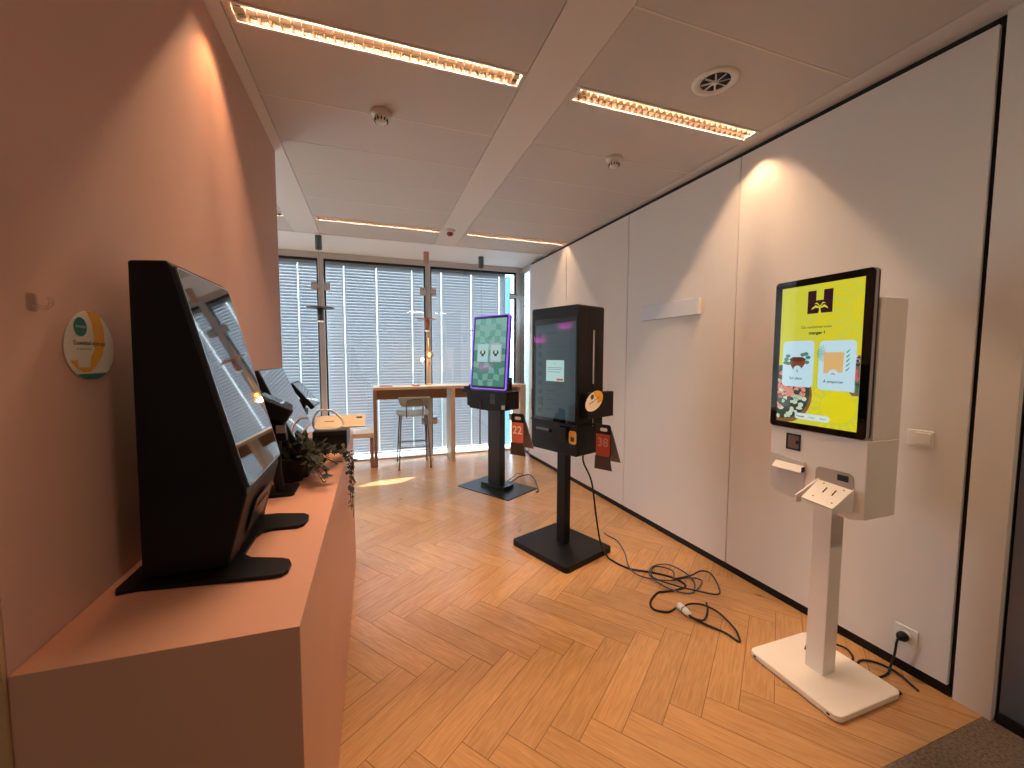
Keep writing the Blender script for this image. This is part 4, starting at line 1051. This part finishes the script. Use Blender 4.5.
    T('||', .27, .612, .014, 12, .0004, (176, 90, 96)); T('Sur place', .25, .668, .0155, 9, .0002, (58, 62, 70))
    for k in range(11):
        a = R(95+k*17); F('palm_leaf', [(.62, .485), (.62+.11*math.cos(a), .485-asp*.11*math.sin(a)-.004), (.62+.115*math.cos(a), .485-asp*.115*math.sin(a)), (.62+.11*math.cos(a), .485-asp*.11*math.sin(a)+.006)], 7, (96, 164, 138), c2)
    bag = [(.595, .475)]+[(.595+.235*i/12, .475+(.008 if i % 2 else 0)) for i in range(1, 12)]+[(.83, .475), (.82, .615), (.60, .625)]
    F('paper_bag', bag, 9, (216, 174, 112), c2); F('badge', circ(.715, .625, .055), 10, (188, 218, 228), c2)
    F('badge_mark', [(.685, .636), (.70, .622), (.73, .622), (.745, .636), (.73, .630), (.70, .630)], 11, (190, 110, 100), c2)
    for k in range(5): F('herb_leaf', [(.85, .60-.03*k), (.895, .575-.03*k), (.885, .59-.03*k), (.86, .606-.03*k)], 8, (72, 150, 100), c2)
    T('À emporter', .72, .680, .0160, 9, .0002, (58, 62, 70))
    # bottom pill
    pp = MB().flat([(p[0], p[1], .0024) for p in rrect(U(.26), Vv(.965), U(.70), Vv(.920), .012)], M).build('language_bar', screen_mat('pill_white', (206, 222, 214), .95), disp)
    T('Français', .335, .944, .0105, 5, .0003, (60, 60, 130)); T('English', .485, .944, .0095, 5, 0, (90, 110, 110)); T('Dutch', .620, .944, .0095, 5, 0, (50, 60, 60))
kiosk_white()

# ------------------------------------------------------------------ wall items on the right wall
def MRp(y, z_): return MR @ Matrix.Translation((0, yl(y), z_))
t = thing('wall_light', 'flat grey-white rectangular wall unit mounted high on the white wall panels', 'wall light')
t.matrix_world = MRp(2.64, 1.818)
MB().box((-.034, -.31, -.061), (-.004, .31, .061)).build('casing', mat('pale_grey_casing', (222, 222, 226), .4), t, bevel=.004)
MB().box((-.004, -.29, -.045), (0, .29, .045)).build('back_plate', ALU, t)
MB().box((-.030, -.3135, -.056), (-.006, -.3105, .056)).build('end_cap', WHITEP, t)
t = thing('light_switch', 'white double light switch on the white wall beside the white kiosk', 'switch')
t.matrix_world = MRp(1.084, 1.093)
MB().prism(rrect(-.044, -.036, .044, .036, .005), -.008, 0, 'x').build('frame', WHITEP, t, bevel=.002)
MB().prism(rrect(-.040, -.026, .014, .026, .003), -.014, -.008, 'x').build('rocker', WHITEP, t, bevel=.002)
t = thing('wall_socket', 'white wall socket low on the white wall with a black plug in it', 'socket')
t.matrix_world = MRp(1.083, .178)
MB().prism(rrect(-.042, -.040, .042, .040, .005), -.008, 0, 'x').build('frame', WHITEP, t, bevel=.002)
MB().lathe([(.021, 0), (.021, .003)], 20, Matrix.Translation((-.008, 0, 0)) @ Matrix.Rotation(R(-90), 4, 'Y')).build('socket_insert', WHITEP, t)
xw = xr(1.09)
t = thing('power_plug', 'black plug and cable in the wall socket behind the white kiosk', 'plug')
t.matrix_world = MRp(1.088, .172)
MB().lathe([(.021, 0), (.021, .018), (.013, .034), (.009, .040)], 20, Matrix.Translation((-.010, 0, 0)) @ Matrix.Rotation(R(-90), 4, 'Y')).build('plug_body', BLKPL, t)
inv = t.matrix_world.inverted()
pc = [(xw-.045, 1.088, .172), (xw-.055, 1.09, .150), (xw-.045, 1.10, .08), (xw-.060, 1.105, .02), (2.20, 1.095, .0065), (2.131, 1.096, .0065), (2.116, 1.137, .0065), (2.139, 1.178, .0065), (2.187, 1.187, .0065), (2.235, 1.15, .0065), (2.250, 1.088, .0065), (2.225, 1.02, .0065), (2.212, .99, .0065)]
MB().tube([tuple(inv @ Vector(p)) for p in pc], .0048, 8, sub=8).build('cord', RUB, t)
cable('short_cable', [(1.96, 1.30, .036), (2.05, 1.33, .045), (2.15, 1.30, .02), (2.195, 1.262, .008), (2.165, 1.215, .007), (2.128, 1.20, .007)], .0048, mat('dark_red_black_cable', (44, 24, 24), .5), 'short dark cable curling out behind the post of the white kiosk')
m = MB().lathe([(.006, 0), (.009, .004), (.009, .012), (.004, .016)], 12); o = m.build('cable_tip', mat('dark_maroon', (60, 22, 24), .5)); o.location = (2.118, 1.01, 0); tag(o, 'small dark maroon stub on the floor at the white kiosk base corner', 'stub')

# pink neon sign far left (seen mirrored in the kiosk screens)
t = thing('neon_sign', 'pink neon script sign on the far left wall, seen only as a reflection', 'neon sign', (-3.80, 4.52, 2.06), 0)
def neon_word(yc, zc, w, h, n):
    pts = []
    for i in range(80):
        u = i/79; a = u*PI*n
        pts.append((0.02, yc-4.52-w/2+w*u+w/n*.55*math.sin(a+1), zc-2.06+h*.5*math.sin(a)*(1.7 if (u < .12 or .62 < u < .72) else .75)))
    MB().tube(pts, .0045, 6, sub=3).build('neon_tube', mat('pink_neon', (255, 80, 220), .4, emit=(255, 60, 225), estr=16), t)
neon_word(4.52, 2.07, .26, .075, 9)
neon_word(5.12, 1.80, .30, .080, 9)

# ------------------------------------------------------------------ sun, beam mask and world
# added unseen mask outside the corner window; its hole shapes one slanting beam
sd = Vector((-1, -.38, -.95)).normalized()
XSH = 2.32
def back(p):
    k = (XSH-p[0])/(-sd.x); return (p[1]-sd.y*k, -sd.z*k)
patch = [(-.192, 4.711), (.180, 4.697), (.304, 4.733), (.466, 4.883), (.281, 4.903), (-.035, 4.847)]
hole = [back(p) for p in patch]
def shade():
    import mathutils
    y0, y1, z0, z1 = 5.0, 6.10, -.1, 3.3
    outer = [(y0, z0), (y1, z0), (y1, z1), (y0, z1)]
    poly = [[Vector((p[0], p[1], 0)) for p in outer], [Vector((p[0], p[1], 0)) for p in reversed(hole)]]
    tri = mathutils.geometry.tessellate_polygon(poly)
    allp = outer+list(reversed(hole))
    m = MB(); m.add([(XSH, p[0], p[1]) for p in allp], [tuple(f) for f in tri]); m.add([(XSH+.004, p[0], p[1]) for p in allp], [tuple(f) for f in tri])
    o = m.build('added_sun_mask', ALU); struct(o)
shade()
d = bpy.data.lights.new('sun', 'SUN'); d.energy = 16; d.angle = R(.5); d.color = (1, .98, .93)
o = bpy.data.objects.new('sun', d); C.objects.link(o); o.rotation_euler = sd.to_track_quat('-Z', 'Y').to_euler()

w = bpy.data.worlds.new('sky'); S.world = w; w.use_nodes = True
nt = w.node_tree; N = nt.nodes; L = nt.links
bg = N['Background']; tc = N.new('ShaderNodeTexCoord'); sx = N.new('ShaderNodeSeparateXYZ'); L.new(tc.outputs['Generated'], sx.inputs[0])
rp = N.new('ShaderNodeValToRGB'); L.new(sx.outputs['Z'], rp.inputs['Fac'])
rp.color_ramp.elements[0].position = 0; rp.color_ramp.elements[0].color = (.55, .80, .95, 1)
rp.color_ramp.elements[1].position = .6; rp.color_ramp.elements[1].color = (.62, .80, 1, 1)
e = rp.color_ramp.elements.new(.06); e.color = (.85, .95, 1, 1)
L.new(rp.outputs[0], bg.inputs['Color']); bg.inputs['Strength'].default_value = 9
# daylight portals at the glazing
for nm, loc, sxx, syy, rot in (('sky_portal', (-.85, 6.12, 1.38), 6.0, 2.7, (R(-90), 0, 0)),):
    p = area(nm, loc, sxx, syy, 1, (1, 1, 1), rot); p.data.cycles.is_portal = True

S.view_settings.view_transform = 'Standard'; S.view_settings.look = 'None'; S.view_settings.exposure = 0; S.view_settings.gamma = 1
S.view_settings.use_curve_mapping = False
